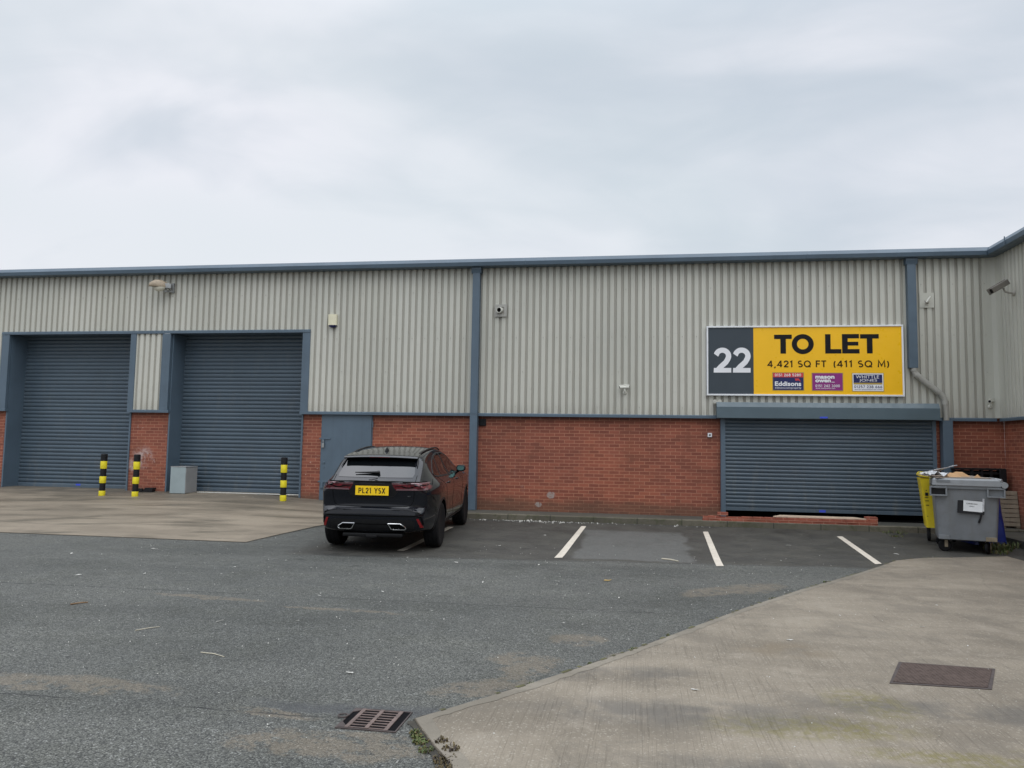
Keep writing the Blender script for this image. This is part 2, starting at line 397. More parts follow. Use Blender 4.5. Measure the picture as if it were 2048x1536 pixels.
# brick
def brick(name, c1, c2, mortar, damp=True):
    m, t, b = material(name); p = t.pos(); x, y, z = t.sep(p)
    jit = t.noise(p, 20, 2)
    v = t.comb(t.math('ADD', t.math('ADD', x, y), t.math('MULTIPLY', jit, .004)), t.math('ADD', z, t.math('MULTIPLY', jit, .005)))
    br = t.new('ShaderNodeTexBrick'); t.put(br.inputs['Vector'], v)
    br.offset = .5; br.squash = 1.0
    for k, val in (('Scale', 1.0), ('Mortar Size', .0052), ('Mortar Smooth', .25), ('Bias', .0), ('Brick Width', .225), ('Row Height', .075)): br.inputs[k].default_value = val
    t.put(br.inputs['Color1'], c1); t.put(br.inputs['Color2'], c2); t.put(br.inputs['Mortar'], mortar)
    c = br.outputs[0]
    big = t.noise(p, .7, 5, .6); c = t.mix(t.ramp(big, .35, .68, 0, .55), c, t.mix(1.0, c, (1.35, 1.30, 1.28), 'MULTIPLY'))
    fine = t.noise(p, 60, 4, .7); c = t.mix(t.ramp(fine, .35, .7, .0, .35), c, t.mix(1.0, c, (.62, .60, .62), 'MULTIPLY'))
    pat = t.noise(p, 2.4, 5, .6); c = t.mix(t.ramp(pat, .50, .72, 0, .50), c, (.185, .066, .040))
    pat2 = t.noise(t.scale(p, .9, .9, 2.6), 1.1, 5, .65); c = t.mix(t.ramp(pat2, .50, .70, 0, .38), c, (.135, .050, .034)); org = t.noise(p, .55, 4, .6); c = t.mix(t.ramp(org, .48, .66, 0, .45), c, t.mix(1.0, c, (1.22, 1.18, 1.05), 'MULTIPLY'))
    if damp:
        e = t.noise(p, 2.2, 5, .6)
        h = t.math('SUBTRACT', z, t.math('MULTIPLY', e, .42))
        c = t.mix(t.ramp(h, .40, .16, 0, .55), c, (.085, .060, .038))           # algae and splash-back at the foot
        h2 = t.math('ADD', z, t.math('MULTIPLY', t.noise(t.scale(p, 3, 3, 1), 1.0, 4), .3))
        c = t.mix(t.ramp(h2, 2.36, 2.56, 0, .40), c, (.105, .05, .034))          # ragged darker band below the drip
        ef = t.noise(p, 1.3, 6, .7); c = t.mix(t.ramp(ef, .64, .78, 0, .45), c, (.42, .30, .26))
        # whitewash smears on the pier and repair mortar dabs
        sm = t.math('MULTIPLY', t.vmax(t.ellipse(x, z, -12.15, 1.28, .35, .33), t.ellipse(x, z, -12.4, 1.1, .2, .2)), t.ramp(t.noise(p, 9, 5, .7), .38, .62))
        c = t.mix(t.math('MULTIPLY', sm, .8), c, (.50, .40, .38))
        dab = t.math('MULTIPLY', t.vmax(t.ellipse(x, z, -1.93, .62, .13, .10), t.ellipse(x, z, -2.22, .40, .10, .075)), t.ramp(t.noise(p, 18, 4), .3, .5))
        c = t.mix(t.ramp(t.math('MULTIPLY', dab, t.ramp(t.noise(p, 30, 4, .7), .30, .62)), .12, .42, 0, .70), c, (.36, .34, .32))
        fl = t.math('MULTIPLY', t.ramp(t.noise(p, 7, 3, .8), .665, .70), t.ramp(x, -7.0, -7.6))
        c = t.mix(t.math('MULTIPLY', fl, .8), c, (.60, .50, .46))
    t.put(b.inputs['Base Color'], c)
    b.inputs['Roughness'].default_value = .85
    h = t.math('ADD', t.math('MULTIPLY', br.outputs[1], -.30), t.math('MULTIPLY', fine, .35))
    t.put(b.inputs['Normal'], t.bump(h, .5, .006))
    return m
m_brick = brick('red_brickwork', (.285, .090, .055), (.190, .058, .038), (.42, .205, .132))
m_brick2 = brick('loose_red_brick', (.33, .100, .062), (.25, .070, .046), (.42, .22, .155), damp=False)

# asphalt
m_asph, t, b = material('weathered_asphalt'); p = t.pos(); x, y, z = t.sep(p)
pw = t.comb(t.math('ADD', x, t.math('MULTIPLY', t.noise(p, 1.2, 4, .6), .55)), t.math('ADD', y, t.math('MULTIPLY', t.noise(t.scale(p, 1, 1, 1), 1.5, 4, .6), .45)))
wx, wy, _ = t.sep(pw); wx = t.math('SUBTRACT', wx, .27); wy = t.math('SUBTRACT', wy, .22)
v1 = t.vor(p, 100, 'F1', 'Color'); vd = t.vor(p, 100); v2 = t.vor(p, 58, 'F1', 'Color')
g = t.sep(v1)[0]; g2 = t.sep(v2)[0]
stone = t.math('ADD', t.math('MULTIPLY', g, .7), t.math('MULTIPLY', g2, .3))
c = t.mix(t.ramp(stone, .12, .95, 0, 1, False), (.080, .083, .074), (.212, .216, .196))
c = t.mix(t.ramp(stone, .82, .92), c, (.31, .315, .30))
c = t.mix(t.ramp(stone, .22, .10, 0, .6), c, (.05, .052, .052))
c = t.mix(t.ramp(vd, .45, .75, 0, .75), c, (.035, .036, .037))
big = t.noise(p, .35, 5, .6); c = t.mix(t.ramp(big, .35, .65, 0, .55), c, t.mix(1.0, c, (.66, .68, .70), 'MULTIPLY'))
trk = t.noise(t.comb(t.math('MULTIPLY', x, .22), t.math('MULTIPLY', y, .85)), 1.0, 5, .6, .5); c = t.mix(t.ramp(trk, .46, .64, 0, .60), c, t.mix(1.0, c, (.72, .73, .73), 'MULTIPLY'))
mid = t.noise(p, 1.7, 5, .65); c = t.mix(t.ramp(mid, .45, .70, 0, .35), c, t.mix(1.0, c, (1.28, 1.26, 1.20), 'MULTIPLY'))
# older, browner, damper surfacing in the parking bays, darkened further by painted-in reflections
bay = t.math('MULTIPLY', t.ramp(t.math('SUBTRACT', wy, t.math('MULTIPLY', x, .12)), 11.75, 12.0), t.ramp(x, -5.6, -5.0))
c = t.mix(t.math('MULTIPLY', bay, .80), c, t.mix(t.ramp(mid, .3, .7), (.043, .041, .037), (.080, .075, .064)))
# square repair patch in the bay
px = t.math('MULTIPLY', t.ramp(wx, -1.02, -.92), t.ramp(wx, .92, .80)); py = t.math('MULTIPLY', t.ramp(wy, 12.0, 12.15), t.ramp(wy, 15.5, 15.2))
c = t.mix(t.math('MULTIPLY', t.math('MULTIPLY', px, py), .85), c, t.mix(stone, (.098, .100, .095), (.160, .161, .152)))
# silt washed into the low spots
sn = t.ramp(t.noise(p, 6, 6, .7), .32, .60)
silt = t.vmax(t.ellipse(wx, wy, -.88, 6.15, .40, .52, .3), t.ellipse(wx, wy, -.55, 7.0, .30, .28), t.ellipse(wx, wy, -.15, 6.45, .42, .14, .9), t.ellipse(wx, wy, -1.05, 5.55, .55, .22, .7),
              t.ellipse(wx, wy, -3.95, 4.98, 1.1, .22, -.05), t.ellipse(wx, wy, -2.25, 4.72, .42, .12, -.1), t.ellipse(wx, wy, -4.6, 7.95, .9, .12, -.1), t.ellipse(wx, wy, -3.0, 7.7, .9, .07, -.05),
              t.ellipse(wx, wy, -1.75, 4.3, .8, .25, 0), t.ellipse(wx, wy, -1.6, 4.50, .35, .08, 0), t.ellipse(wx, wy, 1.2, 9.9, 1.2, .35, .7))
silt = t.math('MULTIPLY', t.math('MULTIPLY', silt, sn), t.math('ADD', t.ramp(t.noise(p, 38, 4, .75), .34, .58, .25, 1.0), t.math('MULTIPLY', g2, .25)))
c = t.mix(t.ramp(silt, .10, .60, 0, .60), c, t.mix(g, (.150, .128, .096), (.245, .205, .155)))
# joints between laying strips
def seam(yy, sl, x0, x1, wd):
    dd = t.math('ABSOLUTE', t.math('SUBTRACT', t.math('SUBTRACT', t.math('ADD', y, t.math('MULTIPLY', t.noise(p, 3, 4, .7), .10)), .05), t.math('ADD', t.math('MULTIPLY', x, sl), yy)))
    return t.math('MULTIPLY', t.ramp(dd, wd, wd*.25), t.math('MULTIPLY', t.ramp(x, x0, x0+.4), t.ramp(x, x1, x1-.4)))
sm = t.vmax(seam(8.31, .02, -30, .5, .016), seam(11.85, .12, -6.6, 2.6, .022), seam(4.70, .004, -30, -1.75, .013))
c = t.mix(t.math('MULTIPLY', t.math('MULTIPLY', sm, t.ramp(t.noise(p, 1.2, 3), .34, .52)), .88), c, (.026, .027, .028))
spots = t.vor(t.comb(t.math('ADD', x, t.math('MULTIPLY', mid, .2)), t.math('MULTIPLY', y, .8)), .9); c = t.mix(t.math('MULTIPLY', t.ramp(spots, .10, .03), t.ramp(t.noise(p, 14, 4, .7), .35, .6, .2, .6)), c, (.035, .036, .036))
# darker patch under and behind the car, damp border along the slab edge and around the gully
car_dark = t.math('MULTIPLY', t.vmax(t.ellipse(wx, wy, -4.3, 11.6, 1.2, .45), t.ellipse(wx, wy, -4.2, 12.4, .5, 1.0)), t.ramp(t.noise(p, 4, 5, .7), .35, .6))
c = t.mix(t.math('MULTIPLY', car_dark, .60), c, (.030, .031, .030))
wet = t.vmax(t.ellipse(x, wy, -1.75, 4.88, .95, .13), t.ellipse(x, wy, -1.1, 4.95, .45, .12))
c = t.mix(t.math('MULTIPLY', wet, .60), c, (.072, .077, .084))
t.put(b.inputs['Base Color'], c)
b.inputs['Specular IOR Level'].default_value = .28
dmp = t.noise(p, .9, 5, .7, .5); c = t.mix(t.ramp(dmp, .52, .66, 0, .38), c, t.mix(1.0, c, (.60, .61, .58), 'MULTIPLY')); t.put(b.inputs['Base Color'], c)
t.put(b.inputs['Roughness'], t.fmix(wet, t.ramp(mid, .3, .7, .58, .80), .32))
h = t.math('SUBTRACT', t.math('MULTIPLY', g, .5), t.math('MULTIPLY', vd, 1.0))
t.put(b.inputs['Normal'], t.bump(h, .75, .009))

# brushed concrete slab (right)
def concrete(name, ca, cb, groove, streak_dir=1):
    m, t, b = material(name); p = t.pos(); x, y, z = t.sep(p)
    n = t.noise(p, .8, 6, .6, .3); band = t.noise(t.comb(t.math('MULTIPLY', x, .30), t.math('MULTIPLY', y, 1.7)), 1.0, 5, .6, .3)
    c = t.mix(t.ramp(band, .33, .66), ca, cb)
    c = t.mix(t.ramp(n, .42, .70, 0, .45), c, tuple(k*.60 for k in ca))
    sp = t.noise(p, 120, 3, .7); c = t.mix(t.ramp(sp, .35, .68, 0, .30), c, tuple(k*.55 for k in ca))
    sp2 = t.vor(p, 22); c = t.mix(t.ramp(sp2, .07, .03, 0, .35), c, (.42, .40, .36))
    return m, t, b, p, x, y, z, c, n, sp
m_slab, t, b, p, x, y, z, c, n, sp = concrete('brushed_concrete', (.200, .170, .129), (.288, .247, .190), True)
gw = t.noise(p, 1.1, 3, .5); gxn = t.math('ADD', x, t.math('MULTIPLY', gw, .035))
gr = t.noise(t.comb(t.math('MULTIPLY', gxn, 110), t.math('MULTIPLY', y, 1.1)), 1.0, 4, .7)
gr2 = t.noise(t.comb(t.math('MULTIPLY', gxn, 34), t.math('MULTIPLY', y, .45)), 1.0, 3, .6)
nearg = t.math('MULTIPLY', t.ramp(t.noise(t.comb(t.math('MULTIPLY', x, .7), t.math('MULTIPLY', y, .5)), 1.0, 3), .25, .58, .25, 1.0), t.ramp(t.math('SUBTRACT', y, t.math('MULTIPLY', x, .25)), 9.0, 5.6, .22, 1.0))
gv = t.vmax(t.ramp(gr, .56, .64), t.math('MULTIPLY', t.ramp(gr2, .66, .70), .35))
c = t.mix(t.math('MULTIPLY', t.math('MULTIPLY', gv, nearg), .30), c, (.078, .066, .050))
c = t.mix(t.math('MULTIPLY', t.math('MULTIPLY', t.ramp(gr, .46, .34), nearg), .14), c, (.33, .295, .245))
agg = t.vor(p, 95, 'F1', 'Color'); c = t.mix(t.ramp(t.sep(agg)[0], .1, .9, .0, .24, False), c, (.13, .11, .085)); c = t.mix(t.ramp(t.sep(agg)[1], .90, .96, 0, .4), c, (.42, .39, .33))
blo = t.noise(p, 1.6, 6, .68, .4); c = t.mix(t.ramp(blo, .50, .64, 0, .50), c, (.135, .117, .092)); c = t.mix(t.ramp(blo, .46, .34, 0, .30), c, (.33, .29, .235))
ck = t.new('ShaderNodeTexVoronoi', feature='DISTANCE_TO_EDGE'); t.put(ck.inputs['Vector'], t.comb(t.math('ADD', x, t.math('MULTIPLY', t.noise(p, 1.5, 4), .5)), t.math('ADD', y, t.math('MULTIPLY', blo, .5)))); ck.inputs['Scale'].default_value = .42
c = t.mix(t.math('MULTIPLY', t.ramp(ck.outputs['Distance'], .004, .001), .22), c, (.07, .06, .045))
lc = t.math('MULTIPLY', t.vmax(t.ellipse(x, y, 1.05, 5.1, .85, .28, .1), t.ellipse(x, y, 1.75, 4.75, .7, .16), t.ellipse(x, y, 2.6, 4.95, .6, .10), t.ellipse(x, y, 1.55, 5.65, .34, .42, .7)), t.ramp(t.noise(p, 16, 5, .7), .36, .6))
c = t.mix(t.math('MULTIPLY', lc, .68), c, (.155, .135, .035))
dk = t.math('MULTIPLY', t.vmax(t.ellipse(x, y, .3, 5.2, 1.3, .35, .1), t.ellipse(x, y, 2.2, 5.6, 1.6, .3), t.ellipse(x, y, 2.5, 4.5, .9, .12), t.ellipse(x, y, -.1, 6.0, .8, .22, .3), t.ellipse(x, y, 1.2, 4.4, 1.6, .25)), t.ramp(t.noise(p, 3, 5, .65), .30, .62))
c = t.mix(t.math('MULTIPLY', dk, .70), c, (.095, .088, .078))
br_ = t.math('MULTIPLY', t.ellipse(x, y, 1.25, 7.0, .55, .35), t.ramp(t.noise(p, 4, 4), .35, .6)); c = t.mix(t.math('MULTIPLY', br_, .5), c, (.185, .145, .095))
t.put(b.inputs['Base Color'], c); t.put(b.inputs['Roughness'], t.ramp(n, .3, .7, .62, .85))
t.put(b.inputs['Normal'], t.bump(t.math('ADD', t.math('MULTIPLY', gv, -.9), t.math('MULTIPLY', sp, .5)), .45, .006))
# dock apron (left)
m_apron, t, b, p, x, y, z, c, n, sp = concrete('stained_apron_concrete', (.215, .178, .132), (.295, .246, .186), False)
tr = t.noise(t.comb(t.math('ADD', t.math('MULTIPLY', x, .35), t.math('MULTIPLY', y, .55)), t.math('SUBTRACT', t.math('MULTIPLY', y, 2.2), t.math('MULTIPLY', x, .5))), 1.0, 5, .6, .4)
c = t.mix(t.ramp(tr, .47, .68, 0, .80), c, (.105, .090, .066))
c = t.mix(t.math('MULTIPLY', t.ramp(y, 16.0, 17.3), t.ramp(t.noise(p, 1.6, 4), .3, .6, .3, .75)), c, (.10, .087, .068))
t.put(b.inputs['Base Color'], c); t.put(b.inputs['Roughness'], t.ramp(tr, .4, .7, .72, .45))
t.put(b.inputs['Normal'], t.bump(sp, .35, .006))
# pavement + kerb
m_pave, t, b, p, x, y, z, c, n, sp = concrete('mossy_pavement', (.066, .066, .056), (.100, .096, .078), False)
c = t.mix(t.ramp(t.noise(p, 5, 5, .7), .5, .7, 0, .6), c, (.055, .058, .035))
t.put(b.inputs['Base Color'], c); b.inputs['Roughness'].default_value = .8; t.put(b.inputs['Normal'], t.bump(sp, .4, .006))
m_kerb, t, b, p, x, y, z, c, n, sp = concrete('mossy_kerb', (.100, .092, .070), (.165, .148, .112), False)
jx = t.math('ABSOLUTE', t.math('SUBTRACT', t.math('FRACT', t.math('MULTIPLY', x, 1/.915)), .5)); c = t.mix(t.ramp(jx, .488, .494), c, (.03, .03, .025))
c = t.mix(t.ramp(t.noise(p, 7, 5, .7), .46, .68, 0, .7), c, (.060, .066, .030))
t.put(b.inputs['Base Color'], c); b.inputs['Roughness'].default_value = .85; t.put(b.inputs['Normal'], t.bump(sp, .5, .008))
# manhole iron: cast raised pattern
m_man, t, b = material('cast_iron_pattern'); p = t.obj(); x, y, z = t.sep(p)
ck = t.new('ShaderNodeTexChecker'); t.put(ck.inputs['Vector'], t.comb(t.math('ADD', x, y), t.math('SUBTRACT', x, y))); ck.inputs['Scale'].default_value = 34
nn = t.noise(p, 18, 5, .7)
c = t.mix(t.ramp(nn, .3, .7), (.050, .036, .030), (.105, .078, .066)); c = t.mix(t.math('MULTIPLY', ck.outputs[1], .45), c, (.125, .10, .094))
t.put(b.inputs['Base Color'], c); b.inputs['Roughness'].default_value = .85; b.inputs['Specular IOR Level'].default_value = .12; t.put(b.inputs['Normal'], t.bump(t.math('ADD', ck.outputs[1], nn), .6, .006))
m_margin, t, b, p, x, y, z, c, n, sp = concrete('trowelled_margin', (.190, .168, .132), (.255, .226, .182), False)
c = t.mix(t.ramp(t.noise(p, 9, 5, .7), .50, .70, 0, .5), c, (.11, .10, .075)); t.put(b.inputs['Base Color'], c); b.inputs['Roughness'].default_value = .75; t.put(b.inputs['Normal'], t.bump(sp, .3, .005))
m_dirt = paint('edge_dirt', (.040, .036, .028), .9, .3, 12, dirt=.4, dirtcol=(.10, .08, .055))
m_mossline = paint('edge_moss', (.085, .082, .036), .9, .35, 10, dirt=.5, dirtcol=(.12, .10, .07))
# car
m_car, t, b = material('black_car_paint'); p = t.obj()
dn = t.noise(p, 3, 5, .6)
t.put(b.inputs['Base Color'], t.mix(t.ramp(dn, .4, .75, 0, .5), (.0022, .0032, .0070), (.006, .007, .010)))
t.put(b.inputs['Roughness'], t.ramp(t.noise(p, 9, 4), .3, .7, .14, .24)); b.inputs['Specular IOR Level'].default_value = .12; b.inputs['Coat Weight'].default_value = .8; b.inputs['Coat IOR'].default_value = 1.5; b.inputs['Coat Roughness'].default_value = .05
t.put(b.inputs['Normal'], t.bump(t.noise(p, 220, 2), .02, .001))
m_glass, t, b = material('privacy_glass'); b.inputs['Base Color'].default_value = (.004, .005, .006, 1); b.inputs['Roughness'].default_value = .03; b.inputs['IOR'].default_value = 1.85
t.put(b.inputs['Normal'], t.bump(t.noise(t.obj(), 2, 2), .02, .01))
m_trim, t, b = material('satin_black_trim'); t.put(b.inputs['Base Color'], t.mix(t.noise(t.obj(), 20, 3), (.007, .007, .008), (.014, .014, .015))); b.inputs['Roughness'].default_value = .42; b.inputs['Specular IOR Level'].default_value = .25
m_gap, t, b = material('panel_gap_black'); b.inputs['Base Color'].default_value = (.0015, .0015, .0015, 1); b.inputs['Roughness'].default_value = .9; b.inputs['Specular IOR Level'].default_value = .1
m_chrome, t, b = material('bright_chrome'); t.put(b.inputs['Base Color'], t.mix(t.noise(t.obj(), 30, 2), (.75, .76, .78), (.85, .86, .88))); b.inputs['Metallic'].default_value = 1; b.inputs['Roughness'].default_value = .12
m_rim, t, b = material('dark_alloy'); t.put(b.inputs['Base Color'], t.mix(t.noise(t.obj(), 30, 2), (.03, .03, .032), (.05, .05, .052))); b.inputs['Metallic'].default_value = .7; b.inputs['Roughness'].default_value = .3
m_red, t, b = material('red_lamp_lens'); t.put(b.inputs['Base Color'], t.mix(t.ramp(t.noise(t.obj(), 14, 2), .35, .65), (.060, .004, .008), (.135, .008, .014))); b.inputs['Roughness'].default_value = .08; b.inputs['Coat Weight'].default_value = .6
m_red2, t, b = material('pale_red_lens'); t.put(b.inputs['Base Color'], t.mix(t.noise(t.obj(), 20, 2), (.13, .060, .070), (.20, .11, .12))); b.inputs['Roughness'].default_value = .12; b.inputs['Coat Weight'].default_value = .5
m_reflr, t, b = material('red_reflector'); t.put(b.inputs['Base Color'], t.mix(t.noise(t.obj(), 60, 2), (.17, .008, .010), (.26, .012, .014))); b.inputs['Roughness'].default_value = .15
m_plate, t, b = material('yellow_number_plate'); t.put(b.inputs['Base Color'], t.mix(t.noise(t.obj(), 9, 3), (.88, .56, .006), (.92, .62, .012))); b.inputs['Roughness'].default_value = .25
m_mir, t, b = material('mirror_glass'); t.put(b.inputs['Base Color'], t.mix(t.noise(t.obj(), 9, 2), (.25, .52, .48), (.30, .58, .54))); b.inputs['Metallic'].default_value = 1; b.inputs['Roughness'].default_value = .06

# ------------------------------------------------------------------ ground
def lerp(a, b, u): return a+(b-a)*u
def gz(x, y):
    u = min(max((x+9)/4.8, 0), 1); zf = lerp(.45, .16, u)
    return zf*min(max((y-12.4)/5.1, 0), 1.0)
def sheet(name, poly, mat, dz, step=.5, skirt=0.0, kind='structure', zfun=gz):
    mb = MB(); f = mb.poly([(x, y, 0) for x, y in poly])
    xs = [p[0] for p in poly]; ys = [p[1] for p in poly]
    bm = mb.bm
    def cut(a, b, ax):
        k = math.ceil(a/step)
        while k*step < b:
            co = Vector((k*step, 0, 0)) if ax == 0 else Vector((0, k*step, 0)); no = Vector((1, 0, 0)) if ax == 0 else Vector((0, 1, 0))
            bmesh.ops.bisect_plane(bm, geom=bm.verts[:]+bm.edges[:]+bm.faces[:], plane_co=co, plane_no=no); k += 1
    cut(max(min(xs), -24), min(max(xs), 9), 0); cut(max(min(ys), 11.9), min(max(ys), 18.6), 1)
    bmesh.ops.recalc_face_normals(bm, faces=bm.faces)
    if bm.faces[0].normal.z < 0: bmesh.ops.reverse_faces(bm, faces=bm.faces)
    for v in bm.verts: v.co.z = zfun(v.co.x, v.co.y)+dz
    if skirt:
        be = [e for e in bm.edges if e.is_boundary]
        r = bmesh.ops.extrude_edge_only(bm, edges=be)
        for v in r['geom']:
            if isinstance(v, bmesh.types.BMVert): v.co.z -= skirt
    o = obj(name, mb, mat, recalc=False); tag(o, kind=kind); return o
# one asphalt sheet to the horizon (height steps follow the ramp)
def ground_z(x, y): return gz(x, y)
mb = MB()
gx = [-1500, -400, -100, -40, -24]+[-22+.5*i for i in range(62)]+[10, 14, 40, 100, 400, 1500]
gy = [-1500, -400, -100, -30, -10, 0, 4, 8, 11, 12, 12.4]+[12.4+.3*i for i in range(1, 15)]+[16.9, 17.5, 18, 30, 60, 200, 1500]
vv = [[mb.bm.verts.new((a, b_, ground_z(a, b_) if b_ < 60 else 0.45*0)) for a in gx] for b_ in gy]
for j in range(len(gy)-1):
    for i in range(len(gx)-1): mb.bm.faces.new((vv[j][i], vv[j][i+1], vv[j+1][i+1], vv[j+1][i]))
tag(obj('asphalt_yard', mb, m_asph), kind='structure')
sheet('dock_apron', [(-24, 12.40), (-11.35, 12.39), (-6.58, 12.36), (-6.1, 14.3), (-5.3, 16.0), (-4.75, 16.55), (-4.6, 18.3), (-24, 18.3)], m_apron, .010, .4, .05)
slab_poly = [(-1.35, 4.75), (-.90, 5.38), (-.53, 5.93), (-.04, 6.70), (.60, 7.80), (1.16, 8.75), (1.99, 10.05), (3.05, 11.57), (3.64, 12.48), (3.98, 12.97), (4.35, 13.24), (4.65, 13.39), (4.95, 13.47), (5.94, 13.82), (6.0, 13.4), (7.4, 11.2), (7.4, -8), (-.2, -8), (-.55, 2.5), (-.96, 4.12), (-1.11, 4.34), (-1.28, 4.62)]
sheet('concrete_slab', slab_poly, m_slab, .016, .5, .05)
# smooth trowelled margin of the slab, and the ragged dirt line where slab and apron meet the asphalt
def along(pts, step):
    out = []
    for a, b_ in zip(pts, pts[1:]):
        a, b_ = Vector(a), Vector(b_); n_ = max(1, int((b_-a).length/step))
        out += [a.lerp(b_, k/n_) for k in range(n_)]
    return out+[Vector(pts[-1])]
def ribbon(name, pts, w_in, w_out, jit, mat, dz, step=.05, seed=1, gaps=0.0, kind='structure'):
    rg = random.Random(seed); P_ = along(pts, step); mb = MB(); prev = None; a_ = b2 = .5
    for i, p_ in enumerate(P_):
        tg = (P_[min(i+1, len(P_)-1)]-P_[max(i-1, 0)]).normalized(); nn_ = Vector((-tg.y, tg.x))
        a_ = .6*a_+.4*rg.random(); b2 = .6*b2+.4*rg.random()
        q0 = p_+nn_*(w_out*(1-jit+2*jit*a_)); q1 = p_-nn_*(w_in*(1-jit+2*jit*b2))
        c_ = [mb.bm.verts.new((q_.x, q_.y, gz(q_.x, q_.y)+dz)) for q_ in (q0, q1)]
        if prev and rg.random() >= gaps: mb.bm.faces.new((prev[0], prev[1], c_[1], c_[0]))
        prev = c_
    o = obj(name, mb, mat, recalc=True); tag(o, kind=kind); return o
slab_edge = slab_poly[0:14]; slab_side = slab_poly[-5:]+[slab_poly[0]]
ribbon('slab_margin', slab_edge[:9], .085, -.003, .35, m_margin, .0182, seed=3); ribbon('slab_margin', slab_side, .085, -.003, .35, m_margin, .0184, seed=4)
ribbon('edge_dirt', slab_edge, .0, .026, .75, m_dirt, .0045, .03, 5); ribbon('edge_dirt', slab_side, .0, .05, .7, m_dirt, .0047, .03, 6)
ribbon('edge_moss', slab_edge, .012, .018, .9, m_mossline, .0215, .04, 9, .72)
ribbon('edge_dirt', [(-11.35, 12.388), (-6.58, 12.358), (-6.1, 14.3), (-5.3, 16.0), (-4.75, 16.55)], .0, -.028, .7, m_dirt, .0046, .04, 7)
# pavement with kerb along the wall
mb = MB(); mb.box(-4.6, 7.5, 16.63, 17.62, .0, .245); tag(obj('pavement', mb, m_pave), kind='structure')
mb = MB(); mb.extrude_x([(16.63, 0), (16.63, .25), (16.52, .25), (16.50, .235), (16.495, 0)], -4.75, 7.5); tag(obj('kerb', mb, m_kerb), kind='structure')
mb = MB(); mb.box(6.62, 7.5, 10, 16.49, -.05, .21); tag(obj('side_pavement', mb, m_pave), kind='structure')
# painted bay lines, 4 mm sheets following the ground
for i, (a, b_, c_, d_) in enumerate([((-3.72, 15.1), (-3.60, 15.1), (-3.69, 12.08), (-3.81, 12.08)), ((-1.12, 15.85), (-1.02, 15.87), (-1.14, 12.02), (-1.26, 11.98)),
                        ((1.27, 15.62), (1.37, 15.66), (1.26, 11.83), (1.15, 11.80)), ((3.74, 15.60), (3.85, 15.62), (3.69, 12.68), (3.58, 12.62))]):
    sheet('bay_line', [a, b_, c_, d_], m_line, .006 if i < 3 else .0065, .3)

# ------------------------------------------------------------------ the warehouse
WH = thing('warehouse', 'long low warehouse unit with grey ribbed cladding over red brick and blue shutters', 'warehouse', (-4, 17.5, .25))
def wp(name, mb, mat, parent=WH, **k): return obj(name, mb, mat, parent, **k)
XL, XR = -24.0, 7.55
for x0, x1 in ((XL, -16.05), (-12.53, -11.47), (-7.97, -7.47), (-6.2, 1.83), (6.17, XR)):
    mb = MB(); mb.box(x0, x1, 17.5, 17.72, 0.05, 2.47); wp('brick_wall', mb, m_brick)
mb = MB(); mb.box(-24, -23.8, 17.73, 40, 0, 5.8); wp('side_wall', mb, m_brick)
mb = MB(); mb.box(-24, 7.5, 40, 40.2, 0, 5.8); wp('rear_wall', mb, m_brick)
# ribbed cladding
def ribs(x0, x1, pitch=.156, crest=17.40, valley=17.434):
    pts = []; k = math.floor(x0/pitch)
    while k*pitch < x1+pitch:
        b0 = k*pitch
        pts += [(b0, crest), (b0+.088, crest), (b0+.101, valley), (b0+.143, valley)]; k += 1
    out = []
    def yat(xx):
        for (a, ya), (b_, yb) in zip(pts, pts[1:]):
            if a <= xx <= b_: return ya+(yb-ya)*(xx-a)/(b_-a)
        return crest
    out = [(x0, yat(x0))]+[p_ for p_ in pts if x0 < p_[0] < x1]+[(x1, yat(x1))]
    return out
def clad_panel(mb, x0, x1, z0, z1):
    pr = ribs(x0, x1); n = 5
    rows = []
    for k in range(n+1):
        z = z0+(z1-z0)*k/n; rows.append([mb.bm.verts.new((a, b_, z)) for a, b_ in pr])
    for r0, r1 in zip(rows, rows[1:]):
        for i in range(len(pr)-1): mb.bm.faces.new((r0[i], r0[i+1], r1[i+1], r1[i]))
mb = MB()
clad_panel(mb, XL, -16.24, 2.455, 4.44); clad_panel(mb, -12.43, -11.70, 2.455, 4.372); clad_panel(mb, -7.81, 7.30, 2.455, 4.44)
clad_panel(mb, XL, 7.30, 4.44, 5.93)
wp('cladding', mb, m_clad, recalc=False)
mb = MB(); mb.box(XL, -16.3, 17.44, 17.49, 2.48, 5.9); mb.box(-12.4, -11.73, 17.44, 17.49, 2.48, 5.9); mb.box(-7.78, 7.4, 17.44, 17.49, 2.48, 5.9); mb.box(-16.29, -12.41, 17.44, 17.49, 4.45, 5.9); mb.box(-11.72, -7.79, 17.44, 17.49, 4.45, 5.9)
wp('liner_wall', mb, m_dark)
# screw heads on the sheets
mb = MB()
for zz, st in ((4.21, 2), (2.62, 6), (5.3, 4), (3.42, 7)):
    for k in range(-150, 47, st):
        xx = k*.156+.042
        if zz < 4.4 and (xx < -7.75): continue
        if 1.45 < xx < 5.65 and 2.8 < zz < 4.5: continue
        mb.box(xx-.009, xx+.009, 17.392, 17.400, zz-.009, zz+.009)
tag(wp('cladding_screws', mb, m_camgrey), 'rows of small grey screw heads', kind='stuff')
